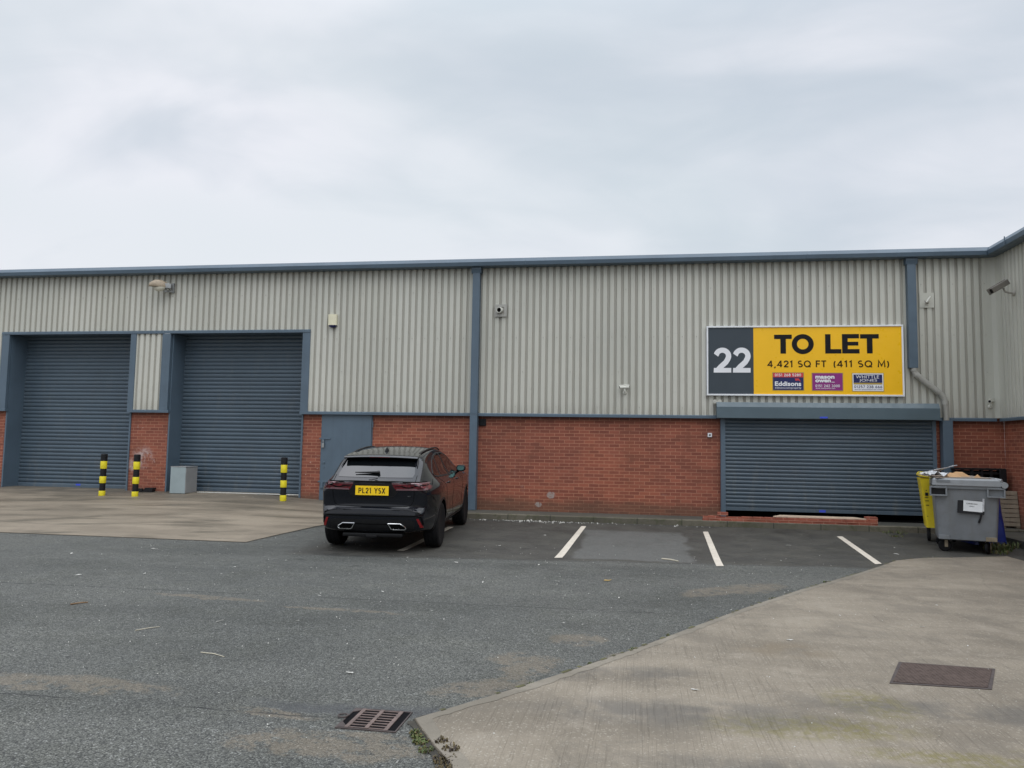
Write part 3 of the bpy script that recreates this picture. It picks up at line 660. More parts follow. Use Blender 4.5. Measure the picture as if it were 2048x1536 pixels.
# flashings
mb = MB()
def drip(x0, x1): mb.extrude_x([(17.372, 2.392), (17.372, 2.445), (17.398, 2.462), (17.47, 2.462), (17.52, 2.405), (17.39, 2.392)], x0, x1)
drip(XL, -16.02); drip(-12.56, -11.45); drip(-8.0, 7.36)
wp('drip_flashing', mb, m_blue)
mb = MB(); mb.extrude_x([(17.37, 4.368), (17.37, 4.425), (17.40, 4.445), (17.46, 4.445), (17.46, 4.385), (17.39, 4.368)], -16.26, -7.80); wp('head_flashing', mb, m_blue)
for x0, x1 in ((-16.25, -16.035), (-12.575, -12.42), (-11.705, -11.48), (-7.995, -7.80)):
    mb = MB(); mb.box(x0, x1, 17.378, 17.46, 2.395 if x0 > -7 else 2.40, 4.364, .006); wp('jamb_flashing', mb, m_blue)
for x0, x1 in ((-16.07, -16.03), (-12.555, -12.515), (-11.485, -11.445), (-7.985, -7.945)):
    mb = MB(); mb.box(x0, x1, 17.47, 18.15, .40, 4.38); wp('reveal_lining', mb, m_blue)
for x0, x1 in ((-16.028, -12.557), (-11.443, -7.987)):
    mb = MB(); mb.box(x0, x1, 17.47, 18.15, 4.39, 4.44); wp('head_lining', mb, m_blue)
# gutter
GP = [(17.46, 5.86), (17.20, 5.85), (17.155, 5.862), (17.135, 5.945), (17.20, 6.035), (17.23, 6.035), (17.46, 6.0)]
mb = MB(); n = len(GP)
def gutter_run(mb, pa, pb, seg=1):
    a = [mb.bm.verts.new(q) for q in pa]; b_ = [mb.bm.verts.new(q) for q in pb]
    for i in range(n): mb.bm.faces.new((a[i], a[(i+1) % n], b_[(i+1) % n], b_[i]))
    mb.bm.faces.new(a[::-1]); mb.bm.faces.new(b_)
gutter_run(mb, [(XL, y, z) for y, z in GP], [(7.50-(17.46-y), y, z) for y, z in GP])
for xx in (-9.8, -2.55, 3.6): mb.box(xx, xx+.012, 17.132, 17.2, 5.87, 5.96)
wp('gutter', mb, m_blue)
mb = MB(); mb.quad((XL, 17.4, 5.99), (7.5, 17.4, 5.99), (7.5, 40.3, 8.2), (XL, 40.3, 8.2)); mb.box(XL, 7.5, 17.47, 17.7, 5.8, 5.985); wp('roof', mb, m_cab)
# boxed downpipes
def downpipe(x0, x1, z0, z1, top=True):
    mb = MB(); mb.box(x0, x1, 17.27, 17.46, z0, z1, .006)
    if top: mb.extrude_x([(17.24, 5.845), (17.24, 5.80), (17.268, 5.72), (17.43, 5.72), (17.43, 5.845)], x0-.03, x1+.03)
    return mb
o = wp('downpipe', downpipe(-3.80, -3.63, .25, 5.85), m_blue); 
mb = MB(); mb.box(-3.805, -3.625, 17.262, 17.47, 2.44, 2.46); wp('joint_band', mb, m_blue, o)
o = wp('downpipe', downpipe(5.66, 5.835, 3.50, 5.85), m_blue)
mb = MB(); P = [(5.77, 17.34, 3.60), (5.77, 17.34, 3.44), (5.80, 17.33, 3.36), (6.24, 17.33, 2.98), (6.32, 17.33, 2.90), (6.36, 17.33, 2.80), (6.37, 17.33, 2.40)]
mb.tube(P, .058, 16)
for q0, q1 in ((P[1], P[0]), (P[2], P[3]), (P[3], P[2]), (P[5], P[6])):
    q0 = Vector(q0); dv = (Vector(q1)-q0).normalized(); mb.tube([q0-dv*.005, q0+dv*.075], .067, 16)
wp('swan_neck', mb, m_pipe, o, smooth=True)
wp('downpipe', downpipe(6.28, 6.475, .245, 2.392, False), m_blue)
# roller shutters
def curtain(x0, x1, z0, z1, pitch, y, depth):
    mb = MB(); prof = []; k = 0; z = z1
    while z > z0+1e-4:
        p_ = min(pitch, z-z0)
        for u, dd in ((0, 0), (.05, .05), (.09, .62), (.18, .90), (.34, 1.0), (.52, .96), (.70, .78), (.84, .48), (.93, .10), (.96, -.10)):
            if u*pitch <= p_: prof.append((y-depth*dd, z-u*pitch))
        z -= pitch
    prof.append((y, z0))
    mb.extrude_x(prof, x0, x1, close=False)
    return mb
def shutter(x0, x1, z0, z1, pitch, y, depth, label):
    o = wp('roller_shutter', curtain(x0, x1, z0+.07, z1, pitch, y, depth), m_slat, smooth=True, angle=50); o['label'] = label
    mb = MB(); mb.box(x0, x1, y-.03, y+.02, z0, z0+.07, .004); wp('bottom_bar', mb, m_slat, o)
    return o
S1 = shutter(-16.45, -12.40, .455, 4.5, .0985, 18.0, .027, 'tall blue roller shutter at the left edge')
S2 = shutter(-11.90, -7.90, .455, 4.5, .0985, 18.0, .027, 'tall blue roller shutter beside the steel door')
S3 = shutter(1.90, 6.115, .405, 2.45, .082, 17.43, .022, 'wide low blue roller shutter under the sign')
for sx0, yy, s_, zz in ((-14.33, 17.966, S1, .52), (3.83, 17.398, S3, .43)):
    mb = MB(); mb.box(sx0, sx0+.13, yy, yy+.006, zz-.012, zz+.035); wp('maker_sticker', mb, m_stick_b, s_)
for x0, x1 in ((1.80, 1.90), (6.115, 6.19)):
    mb = MB(); mb.box(x0, x1, 17.385, 17.52, .27, 2.40, .004); wp('shutter_guide', mb, m_blue, S3)
mb = MB(); mb.extrude_x([(17.17, 2.40), (17.17, 2.64), (17.235, 2.745), (17.398, 2.745), (17.398, 2.40)], 1.70, 6.20)
o = wp('shutter_box', mb, m_boxteal, S3); 
mb = MB(); mb.box(3.82, 3.98, 17.163, 17.169, 2.41, 2.445); wp('box_sticker', mb, m_stick_b, S3)
mb = MB(); mb.box(1.84, 6.16, 17.52, 17.9, .20, .262); mb.box(1.84, 6.16, 17.9, 17.95, .2, 2.6); wp('dark_interior', mb, m_dark)  # near-black floor and back panel stand in for the unlit interior
mb = MB(); mb.box(-16.6, -12.3, 18.16, 18.2, 0, 4.6); mb.box(-12.0, -7.8, 18.16, 18.2, 0, 4.6); wp('inner_partition', mb, m_dark)
mb = MB(); mb.box(-10.65, -8.0, 17.52, 17.60, .452, .468); wp('door_sill_strip', mb, m_scrap)
# steel personnel door
mb = MB(); mb.box(-7.455, -6.215, 17.455, 17.53, .36, 2.39, .005); D = wp('steel_door', mb, m_blue)
mb = MB(); mb.box(-7.475, -6.195, 17.485, 17.60, .30, 2.388); wp('door_frame', mb, m_blue, D)
for zz in (1.80, .78):
    mb = MB(); mb.box(-7.50, -7.22, 17.435, 17.453, zz, zz+.035, .004); mb.box(-7.43, -7.37, 17.42, 17.452, zz-.14, zz, .01); wp('bolt', mb, m_blue, D)
mb = MB(); mb.box(-7.425, -7.365, 17.40, 17.43, 1.60, 1.70, .012); mb.tube([(-7.415, 17.415, 1.69), (-7.415, 17.415, 1.75), (-7.395, 17.415, 1.77), (-7.375, 17.415, 1.75), (-7.375, 17.415, 1.69)], .006, 8); wp('padlock', mb, m_steel, D)
mb = MB(); mb.lathe([(.0, .02), (.025, .02), (.03, 0)], Matrix.Translation((-7.37, 17.455, 1.25)) @ Matrix.Rotation(R(90), 4, 'X'), 16); wp('keyhole', mb, m_blue, D, smooth=True); mb = MB(); mb.lathe([(.0, .01), (.02, .01), (.022, 0)], Matrix.Translation((-7.37, 17.455, 1.14)) @ Matrix.Rotation(R(90), 4, 'X'), 16); wp('keyhole', mb, m_blue, D, smooth=True)
for zz in (2.1, .7):
    mb = MB(); mb.tube([(-6.185, 17.46, zz), (-6.185, 17.46, zz+.13)], .014, 10); wp('hinge', mb, m_blue, D)
# patches on cladding / brick
mb = MB(); mb.box(5.93, 6.22, 17.385, 17.399, 4.80, 5.12); wp('cover_plate', mb, m_clad)
mb = MB(); mb.box(-3.625, -3.46, 17.465, 17.51, 2.17, 2.33, .005)
for k in range(5): mb.box(-3.61, -3.475, 17.455, 17.466, 2.185+k*.028, 2.199+k*.028)
wp('air_vent', mb, m_black)

# ------------------------------------------------------------------ the wing coming forward on the right
WG = thing('warehouse_wing', 'cladded warehouse wing that turns the corner at the right edge', 'warehouse', (7.55, 12, .2))
mb = MB(); mb.box(7.55, 7.75, -14, 17.498, 0.0, 2.47); wp('brick_wall', mb, m_brick, WG)
mb = MB(); mb.box(7.76, 30, -14, -13.8, 0, 5.8); wp('end_wall', mb, m_brick, WG)
mb = MB(); pr = [(17.40-(a+4.0), b_-17.40+7.44) for a, b_ in ribs(-4.0, 27.2)]   # (y, x)
rows = [[mb.bm.verts.new((xx, yy-.15, 2.455+(5.93-2.455)*k/5)) for yy, xx in pr] for k in range(6)]
for r0, r1 in zip(rows, rows[1:]):
    for i in range(len(pr)-1): mb.bm.faces.new((r0[i], r0[i+1], r1[i+1], r1[i]))
wp('cladding', mb, m_clad, WG, recalc=False)
mb = MB(); mb.prism([(7.24, 17.396, 2.46), (7.34, 17.390, 2.46), (7.42, 17.36, 2.46), (7.436, 17.28, 2.46), (7.436, 17.16, 2.46), (7.47, 17.16, 2.46), (7.47, 17.46, 2.46), (7.24, 17.46, 2.46)], (0, 0, 3.46)); wp('corner_flashing', mb, m_clad, WG)
mb = MB(); mb.box(7.48, 7.545, -14, 17.40, 2.48, 5.9); wp('liner_wall', mb, m_dark, WG)
mb = MB()
a = [(7.412, 2.392), (7.412, 2.445), (7.438, 2.462), (7.50, 2.462), (7.549, 2.405), (7.43, 2.392)]
v0 = [mb.bm.verts.new((x_, 17.372, z_)) for x_, z_ in a]; v1_ = [mb.bm.verts.new((x_, -14, z_)) for x_, z_ in a]
for i in range(6): mb.bm.faces.new((v0[i], v0[(i+1) % 6], v1_[(i+1) % 6], v1_[i]))
mb.bm.faces.new(v0); mb.bm.faces.new(v1_[::-1]); wp('drip_flashing', mb, m_blue, WG)
mb = MB(); gutter_run(mb, [(7.505-(17.46-y), y-.004, z+.001) for y, z in GP], [(7.505-(17.46-y), -14, z+.001) for y, z in GP])
for yy in (16.35, 13.4, 10): mb.box(7.172, 7.19, yy, yy+.014, 5.87, 6.03)
wp('gutter', mb, m_blue, WG)
mb = MB(); mb.quad((7.44, -14, 5.99), (30, -14, 8.2), (30, 17.3, 8.2), (7.44, 17.3, 5.99)); wp('roof', mb, m_cab, WG)

# ------------------------------------------------------------------ the sign
SG = thing('letting_sign', 'large yellow and grey TO LET sign board with white frame above the low shutter', 'sign', (3.53, 17.36, 2.9))
SX0, SX1, SZ0, SZ1, SY = 1.50, 5.57, 2.895, 4.43, 17.335
mb = MB(); mb.box(SX0+.035, 2.497, SY, 17.395, SZ0+.035, SZ1-.035); obj('grey_panel', mb, m_sigg, SG)
mb = MB(); mb.box(2.499, SX1-.035, SY, 17.395, SZ0+.035, SZ1-.035); obj('yellow_panel', mb, m_sigy, SG)
mb = MB()
mb.box(SX0, SX1, SY-.02, 17.395, SZ1-.035, SZ1, .004); mb.box(SX0, SX1, SY-.02, 17.395, SZ0, SZ0+.035, .004)
mb.box(SX0, SX0+.035, SY-.018, 17.395, SZ0+.036, SZ1-.036, .004); mb.box(SX1-.035, SX1, SY-.018, 17.395, SZ0+.036, SZ1-.036, .004)
obj('frame', mb, m_white, SG)
SYT = SY-.003
def digit_two(x0, z0, w_, h_):
    pts = [(.145, .705)]+[(.50+.345*math.cos(R(a_)), .665+.235*math.sin(R(a_))) for a_ in range(165, -31, -13)]+[(.70, .42), (.42, .24), (.20, .06)]
    hw_ = [.135]*len(pts); bm = bmesh.new(); prev = None
    V = [Vector((a*w_, b_*h_)) for a, b_ in pts]
    for i, p_ in enumerate(V):
        tg = (V[min(i+1, len(V)-1)]-V[max(i-1, 0)]).normalized(); nn_ = Vector((-tg.y, tg.x))*.145*w_*1.02
        c_ = (bm.verts.new((x0+(p_+nn_).x, SYT, z0+max((p_+nn_).y, 0))), bm.verts.new((x0+(p_-nn_).x, SYT, z0+max((p_-nn_).y, 0))))
        if prev: bm.faces.new((prev[0], prev[1], c_[1], c_[0]))
        prev = c_
    bm.faces.new([bm.verts.new((x0+a*w_, SYT-.0006, z0+b_*h_)) for a, b_ in ((.01, 0), (.985, 0), (.985, .185), (.03, .185))])
    for f in bm.faces:
        f.normal_update()
        if f.normal.y > 0: f.normal_flip()
    return bm
for x_ in (1.645, 2.055): obj('digit', digit_two(x_, 3.40, .385, .55), m_sigw, SG, recalc=False)
# zoomed lettering: sign-local mapping  u (px of a 6.4x enlargement) -> metres
def ux(u): return 2.55+(u-52)/(1945-52)*(5.50-2.55)
def uz(v): return 4.345-(v-30)/(890-30)*(4.345-2.945)-.0
def rectf(bm, u0, u1, v0, v1, y=SYT):
    f = bm.faces.new([bm.verts.new((ux(a), y, uz(b_))) for a, b_ in ((u0, v1), (u1, v1), (u1, v0), (u0, v0))]); return f
bm = bmesh.new()
def letT(u0, u1, us0, us1):
    rectf(bm, u0, u1, 100, 158); rectf(bm, us0, us1, 158, 355)
letT(1434, 1676, 1520, 1594)
rectf(bm, 976, 1048, 97, 355); rectf(bm, 1048, 1188, 297, 355)
rectf(bm, 1198, 1272, 97, 355)
for a, b_, u1 in ((97, 155, 1420), (200, 250, 1410), (297, 355, 1424)): rectf(bm, 1272, u1, a, b_)
bmL = bm; bm = bmesh.new(); letT(298, 535, 382, 456)
N = 48; ring = []
for k in range(N):
    an = 2*math.pi*k/N; ring.append((bm.verts.new((ux(680+146*math.cos(an)), SYT, uz(228+134*math.sin(an)))), bm.verts.new((ux(680+76*math.cos(an)), SYT, uz(228+72*math.sin(an))))))
for k in range(N):
    a, b_ = ring[k], ring[(k+1) % N]; bm.faces.new((a[0], a[1], b_[1], b_[0]))
for b_ in (bm, bmL):
    for f in b_.faces:
        f.normal_update()
        if f.normal.y > 0: f.normal_flip()
    obj('headline_word', b_, m_sigk, SG, recalc=False)
for a_ in (('4,421 SQ FT', ux(205), ux(988), uz(537), uz(449), SYT, .185), ('(411 SQ M)', ux(1075), ux(1808), uz(537), uz(449), SYT, .185)):
    obj('floor_area_text', stroke_text(*a_), m_sigb, SG, recalc=False)
def agent(name, u0, u1, v0, v1, base, border, bits):
    mb = MB(); mb.box(ux(u0), ux(u1), SY-.004, SY+.002, uz(v1), uz(v0)); o = obj(name, mb, base, SG)
    if border:
        mb = MB(); mb.box(ux(u0)-.014, ux(u1)+.014, SY-.003, SY+.002, uz(v1)-.014, uz(v0)+.014); obj('border', mb, border, o)
    y = SY-.0065
    for nm, mat, bm_ in bits(y): obj(nm, bm_, mat, o, recalc=False)
def patch(u0, u1, v0, v1, y):
    b_ = bmesh.new(); f = rectf(b_, u0, u1, v0, v1, y); f.normal_update()
    if f.normal.y > 0: f.normal_flip()
    return b_
def tx(s_, u0, u1, v1, v0, y, bold=0.0): return text_bm(s_, ux(u0), ux(u1), uz(v1), uz(v0), y, bold)
def tri(pts, y):
    b_ = bmesh.new(); f = b_.faces.new([b_.verts.new((ux(a), y, uz(c_))) for a, c_ in pts]); f.normal_update()
    if f.normal.y > 0: f.normal_flip()
    return b_
agent('agent_panel', 278, 682, 614, 842, m_signavy, m_siggold, lambda y: [
    ('red_strip', m_sigred, patch(280, 680, 616, 672, y)), ('phone_number', m_sigw, stroke_text('0151 268 5280', ux(302), ux(652), uz(660), uz(624), y-.003, .17)),
    ('agent_name', m_sigw, tx('Eddisons', 302, 652, 790, 728, y, .035)), ('web_address', m_sigw, tx('eddisons.com/property', 302, 652, 832, 800, y, .0)),
    ('arrow_mark', m_sigred, tri([(568, 688), (620, 688), (648, 732), (612, 712), (580, 722)], y))])
agent('agent_panel', 800, 1196, 618, 844, m_sigpur, m_siggold, lambda y: [
    ('agent_name', m_sigw, join(tx('mason', 838, 1092, 692, 652, y, .05), tx('owen', 838, 1042, 740, 700, y, .05), patch(1050, 1092, 732, 740, y))),
    ('phone_number', m_sigw, stroke_text('0151 242 3000', ux(838), ux(1160), uz(802), uz(768), y, .16)), ('web_address', m_sigw, tx('www.masonowen.com', 842, 1096, 826, 812, y, .0))])
agent('agent_panel', 1326, 1722, 620, 850, m_sigw, m_siggold, lambda y: [
    ('navy_block', m_signavy, patch(1338, 1708, 634, 742, y)), ('gold_strip', m_siggold, patch(1338, 1708, 744, 764, y)),
    ('agent_name', m_sigw, join(tx('WHITTLE', 1368, 1668, 686, 644, y-.003, .0), tx('JONES', 1410, 1640, 736, 694, y-.003, .0))),
    ('phone_number', m_signavy, stroke_text('01257 238 666', ux(1344), ux(1706), uz(812), uz(778), y, .16)), ('web_address', m_signavy, tx('www.whittlejones.com', 1346, 1706, 842, 822, y, .0))])

# ------------------------------------------------------------------ fittings on the walls
def rot_to(dv): return Vector(dv).to_track_quat('Z', 'Y').to_matrix().to_4x4()
# wall floodlight
L = thing('wall_floodlight', 'weathered tan floodlight bracketed high on the cladding above the shutters', 'floodlight', (-11.55, 17.4, 5.5))
mb = MB(); hull = []
secs = [(0.0, .03, .04, .0), (.05, .11, .11, .02), (.16, .16, .18, .03), (.30, .18, .20, .02), (.44, .16, .16, .0), (.47, .10, .10, .0)]
rings = []
for d_, hw_, ht, zo in secs:
    rg = []
    for k in range(16):
        an = 2*math.pi*k/16; yy = math.cos(an)*hw_; zz = max(math.sin(an), -.15)*ht+zo
        rg.append(mb.bm.verts.new((-12.02+d_, 16.93+d_*.55+yy*.8, 5.50+zz)))
    rings.append(rg)
for a, b_ in zip(rings, rings[1:]):
    for k in range(16): mb.bm.faces.new((a[k], a[(k+1) % 16], b_[(k+1) % 16], b_[k]))
mb.bm.faces.new(rings[0]); mb.bm.faces.new(rings[-1][::-1])
obj('lamp_housing', mb, m_lampbody, L, smooth=True)
mb = MB(); rings = []
for f_, dz in ((1.0, 0), (.92, -.05), (.65, -.10), (.2, -.125)):
    rings.append([mb.bm.verts.new((-11.76+math.cos(2*math.pi*k/16)*.20*f_, 17.08+math.sin(2*math.pi*k/16)*.11*f_, 5.49+dz)) for k in range(16)])
for a, b_ in zip(rings, rings[1:]):
    for k in range(16): mb.bm.faces.new((a[k], a[(k+1) % 16], b_[(k+1) % 16], b_[k]))
mb.bm.faces.new(rings[-1]); obj('glass_bowl', mb, m_lampglass, L, smooth=True)
mb = MB(); mb.obox(Matrix.Translation((-11.54, 17.20, 5.54)) @ Matrix.Rotation(R(28), 4, 'Z'), .20, .16, .15, .015); obj('gear_box', mb, m_steel, L); L.scale = (.78, .78, .82)
mb = MB(); mb.box(-11.50, -11.42, 17.33, 17.398, 5.36, 5.66, .006); mb.tube([(-11.60, 17.2, 5.40), (-11.47, 17.34, 5.40)], .022, 10); mb.tube([(-11.60, 17.2, 5.40), (-11.60, 17.2, 5.52)], .018, 10); mb.box(-11.66, -11.54, 17.14, 17.24, 5.36, 5.40, .004); obj('bracket', mb, m_steel, L)
# alarm bell box
A = thing('alarm_box', 'cream burglar alarm box with dark blue base on the cladding', 'alarm box', (-7.23, 17.4, 4.47))
mb = MB(); prof = [(-7.335, 17.385), (-7.335, 17.32), (-7.30, 17.295), (-7.23, 17.285), (-7.16, 17.295), (-7.125, 17.32), (-7.125, 17.385)]
mb.prism([(a, b_, 4.53) for a, b_ in prof], (0, 0, .26)); obj('cover', mb, m_cream, A, smooth=True)
mb = MB(); mb.lathe([(.0, -.055), (.06, -.048), (.10, -.015), (.105, .0)], Matrix.Translation((-7.23, 17.365, 4.53)) @ Matrix.Scale(.75, 4, (0, 1, 0)), 20)
obj('strobe_lens', mb, m_signavy, A, smooth=True)
# flue terminal
F_ = thing('flue_outlet', 'square grey plate with round black flue outlet on the cladding', 'flue', (-3.14, 17.4, 4.70))
mb = MB()
for x0, x1, z0, z1 in ((-3.28, -3.215, 4.70, 4.985), (-3.065, -3.0, 4.70, 4.985), (-3.214, -3.066, 4.925, 4.985), (-3.214, -3.066, 4.70, 4.755)): mb.box(x0, x1, 17.36, 17.398, z0, z1)
obj('plate', mb, m_pipe, F_)
mb = MB(); mb.box(-3.213, -3.067, 17.389, 17.397, 4.756, 4.924); obj('recess', mb, m_camgrey, F_)
mb = MB(); pr_ = [(.058, 0), (.058, .10), (.066, .10), (.066, 0)]
Mf = Matrix.Translation((-3.14, 17.385, 4.855)) @ rot_to((-.25, -1, -.12))
mb.lathe([(.066, 0), (.066, .12), (.054, .12), (.054, .0)], Mf, 24); obj('outlet_ring', mb, m_camwhite, F_, smooth=True)
mb = MB(); mb.lathe([(.0, .085), (.053, .085)], Mf, 24); obj('outlet_bore', mb, m_dark, F_)
# bullet cameras
def bullet(name, label, base, aim, length=.26, rad=.05, mat=m_camwhite, hood=True, group='security cameras on the walls'):
    """base = point on wall"""
    bx, by, bz = base
    T = thing(name, label, 'security camera', base, group=group)
    mb = MB(); mb.lathe([(.055, 0), (.055, .03), (.035, .05), (.0, .052)], Matrix.Translation(base) @ rot_to((0, -1, 0)), 20); obj('mount', mb, mat, T, smooth=True)
    top = Vector((bx, by-.09, bz+.12)); mb = MB(); mb.tube([(bx, by-.04, bz), (bx, by-.09, bz+.03), top], [.022, .022, .02], 10); obj('arm', mb, mat, T, smooth=True)
    a = Vector(aim).normalized(); Mb = Matrix.Translation(top+Vector((0, 0, .02))-a*length*.45) @ rot_to(a)
    mb = MB(); mb.lathe([(rad*.8, 0), (rad, .02), (rad, length-.02), (rad*.92, length)], Mb, 20); o = obj('housing', mb, mat, T, smooth=True)
    mb = MB(); mb.lathe([(.0, length+.002), (rad*.75, length+.002)], Mb, 20); obj('lens', mb, m_black, o)
    if hood:
        mb = MB(); mb.obox(Matrix.Translation(top+Vector((0, 0, .02+rad*1.05))+a*.03) @ rot_to(a), .012, rad*2.1, length*1.15) if False else mb.tube([top+Vector((0, 0, .03+rad))-a*length*.5, top+Vector((0, 0, .03+rad))+a*length*.62], [rad*.7, rad*.55], 10)
        obj('sun_hood', mb, mat, T, smooth=True)
    T.scale = (.78, .78, .78)
    return T
bullet('security_camera', 'small white security camera above the brick wall midway between downpipe and sign', (-.285, 17.40, 2.955), (-1, -.35, -.05), .27, .04)
bullet('security_camera', 'small pale security camera near the wing corner above the brickwork', (7.24, 17.38, 2.70), (-.7, -.9, -.12), .26, .045)
# stub camera on the cover plate
T = thing('camera_stub', 'short grey bracket stub on the square plate beside the right downpipe', 'bracket', (6.08, 17.385, 4.95), group=None)
mb = MB(); mb.lathe([(.04, 0), (.03, .04), (.0, .045)], Matrix.Translation((6.08, 17.385, 4.92)) @ rot_to((0, -1, 0)), 16); obj('mount', mb, m_camgrey, T, smooth=True)
mb = MB(); mb.tube([(6.04, 17.31, 4.90), (6.12, 17.30, 5.02)], .024, 12); mb.tube([(6.08, 17.385, 4.92), (6.06, 17.32, 4.92)], .014, 8); obj('stub', mb, m_camwhite, T, smooth=True)
mb = MB(); mb.tube([(6.04, 17.32, 4.88), (6.00, 17.30, 4.94)], .012, 8); obj('cable_tail', mb, m_camgrey, T, smooth=True)
# big housing camera on the wing
T = thing('camera_housing', 'long grey box security camera angled down from the wing wall', 'security camera', (7.44, 16.62, 4.92))
Mh = Matrix.Translation((7.06, 16.45, 5.07)) @ rot_to((-.92, -.12, -.55))
mb = MB(); mb.obox(Mh, .115, .13, .44, .02); o = obj('housing', mb, m_camdark, T)
mb = MB(); mb.obox(Mh @ Matrix.Translation((0, 0, .221)), .085, .10, .004); obj('lens_window', mb, m_black, o)
mb = MB(); mb.obox(Mh @ Matrix.Translation((-.064, 0, .02)), .012, .15, .50, .004); obj('sun_shield', mb, m_camdark, T)
mb = MB(); mb.obox(Mh @ Matrix.Translation((.0, -.068, .03)), .06, .004, .07); obj('label_plate', mb, m_sigw, T)
mb = MB(); mb.tube([(7.16, 16.50, 5.03), (7.20, 16.53, 4.96), (7.30, 16.57, 4.94), (7.44, 16.62, 4.94)], .022, 10); mb.lathe([(.06, 0), (.06, .02), (.03, .05), (0, .05)], Matrix.Translation((7.44, 16.62, 4.93)) @ rot_to((-1, 0, 0)), 18); obj('wall_arm', mb, m_camgrey, T, smooth=True); T.scale = (.86, .86, .86)
# twin spots above shutter box
T = thing('twin_spotlight', 'tiny white twin spotlight at the left end of the shutter box', 'spotlight', (1.74, 17.3, 2.70))
for dx in (-.045, .045):
    mb = MB(); mb.lathe([(.018, -.05), (.04, 0), (.045, .03), (.0, .032)], Matrix.Translation((1.72+dx, 17.30, 2.765)) @ rot_to((dx*4, -1, -.2)), 16); obj('lamp_head', mb, m_camwhite, T, smooth=True)
mb = MB(); mb.box(1.67, 1.79, 17.32, 17.395, 2.715, 2.75, .006); obj('base_plate', mb, m_camwhite, T)
# white box on brick
T = thing('push_button_box', 'small square white box with dark button on the brickwork beside the low shutter', 'switch box', (1.575, 17.5, 1.98))
mb = MB(); mb.box(1.53, 1.62, 17.455, 17.499, 1.985, 2.075, .005); obj('case', mb, m_sigw, T)
mb = MB(); mb.lathe([(.02, 0), (.016, .012), (0, .013)], Matrix.Translation((1.575, 17.456, 2.03)) @ rot_to((0, -1, 0)), 14); obj('button', mb, m_black, T)

# ------------------------------------------------------------------ bollards
def bollard():
    T = thing('bollard', 'black and yellow bollard in front of the left shutter', 'bollard', (-12.55, 16.62, .36), group='striped bollards by the dock doors')
    zs = [(.00, .135, m_yellow), (.135, .315, m_black), (.315, .475, m_yellow), (.475, .655, m_black), (.655, .835, m_yellow), (.835, 1.005, m_black)]
    mb = MB(); mb.tube([(0, 0, -.1), (0, 0, 1.0)], .066, 24); obj('post', mb, m_black, T, local=True, smooth=True)
    for a, b_, m in zs:
        if m is m_yellow:
            mb = MB(); mb.tube([(0, 0, a), (0, 0, a+.008), (0, 0, b_-.008), (0, 0, b_)], [.071, .074, .074, .071], 24); obj('yellow_band', mb, m, T, local=True, smooth=True)
        elif b_ > 1:
            mb = MB(); mb.lathe([(.074, a+.004), (.075, b_-.012), (.066, b_), (0, b_+.004)], None, 24); obj('cap', mb, m_black, T, local=True, smooth=True)
    return T
B = bollard(); B.rotation_euler = (R(.6), R(.8), 0)
dup(B, (-11.70, 16.64, .36), 'black and yellow bollard in front of the brick pier between the shutters', rot=(0, R(.4), R(60)))
dup(B, (-8.10, 16.90, .355), 'black and yellow bollard in front of the second shutter, left of the car', rot=(R(-.4), R(.3), R(130)))

# grey cabinet
T = thing('steel_cabinet', 'pale grey metal cabinet standing against the second shutter', 'cabinet', (-10.965, 17.43, .44), (0, 0, R(1.5)))
mb = MB(); mb.box(-.195, .195, -.26, .26, 0, .63, .006); obj('case', mb, m_cab, T, local=True)
mb = MB(); mb.box(.1955, .207, -.25, .25, .01, .62, .003); obj('door', mb, m_cab2, T, local=True)
mb = MB(); mb.box(-.20, .21, -.265, .265, .631, .646, .004); obj('top', mb, m_cab2, T, local=True)
# black plastic channel by pier
mb = MB(); mb.box(-12.12, -11.70, 17.28, 17.42, .44, .50, .006); mb.box(-11.92, -11.69, 17.30, 17.44, .501, .545, .006); mb.box(-12.14, -11.95, 17.26, 17.30, .44, .53, .006)
solo('plastic_offcut', mb, m_black, 'black plastic offcut lying at the foot of the brick pier', 'offcut', (-11.9, 17.35, .44))

# ------------------------------------------------------------------ low brick wall in front of the low shutter
T = thing('low_brick_wall', 'low dry red brick kerb wall across the front of the low shutter', 'brick wall', (3.0, 16.62, .245))
rng = random.Random(3); mb = MB()
for row in range(2):
    x0 = 1.34+(.0 if row == 0 else .1125)
    while x0 < 4.72:
        w_ = min(.215, 4.76-x0)
        if not (row == 1 and 1.60 < x0 < 2.05) and w_ > .05:
            dy = rng.uniform(-.006, .006)
            mb.box(x0, x0+w_-.009, 16.52+dy, 16.622+dy, .205+row*.075+.0, .205+row*.075+.066, .004)
        x0 += .225
mb.box(1.345, 4.75, 16.53, 16.61, .20, .335)
obj('brick_courses', mb, m_brick2, T)
mb = MB(); mb.box(1.64, 1.85, 16.53, 16.63, .36, .425, .004); mb.box(4.55, 4.76, 16.55, 16.75, .345, .41, .004); obj('loose_brick', mb, m_brick2, T)
mb = MB(); mb.prism([(2.75, 16.60, .352), (4.60, 16.58, .352), (4.40, 16.92, .356), (2.95, 16.95, .356)], (0, 0, .018))
solo('timber_board', mb, m_board, 'pale timber board lying on the low brick wall under the shutter', 'board', (3.6, 16.9, .35))

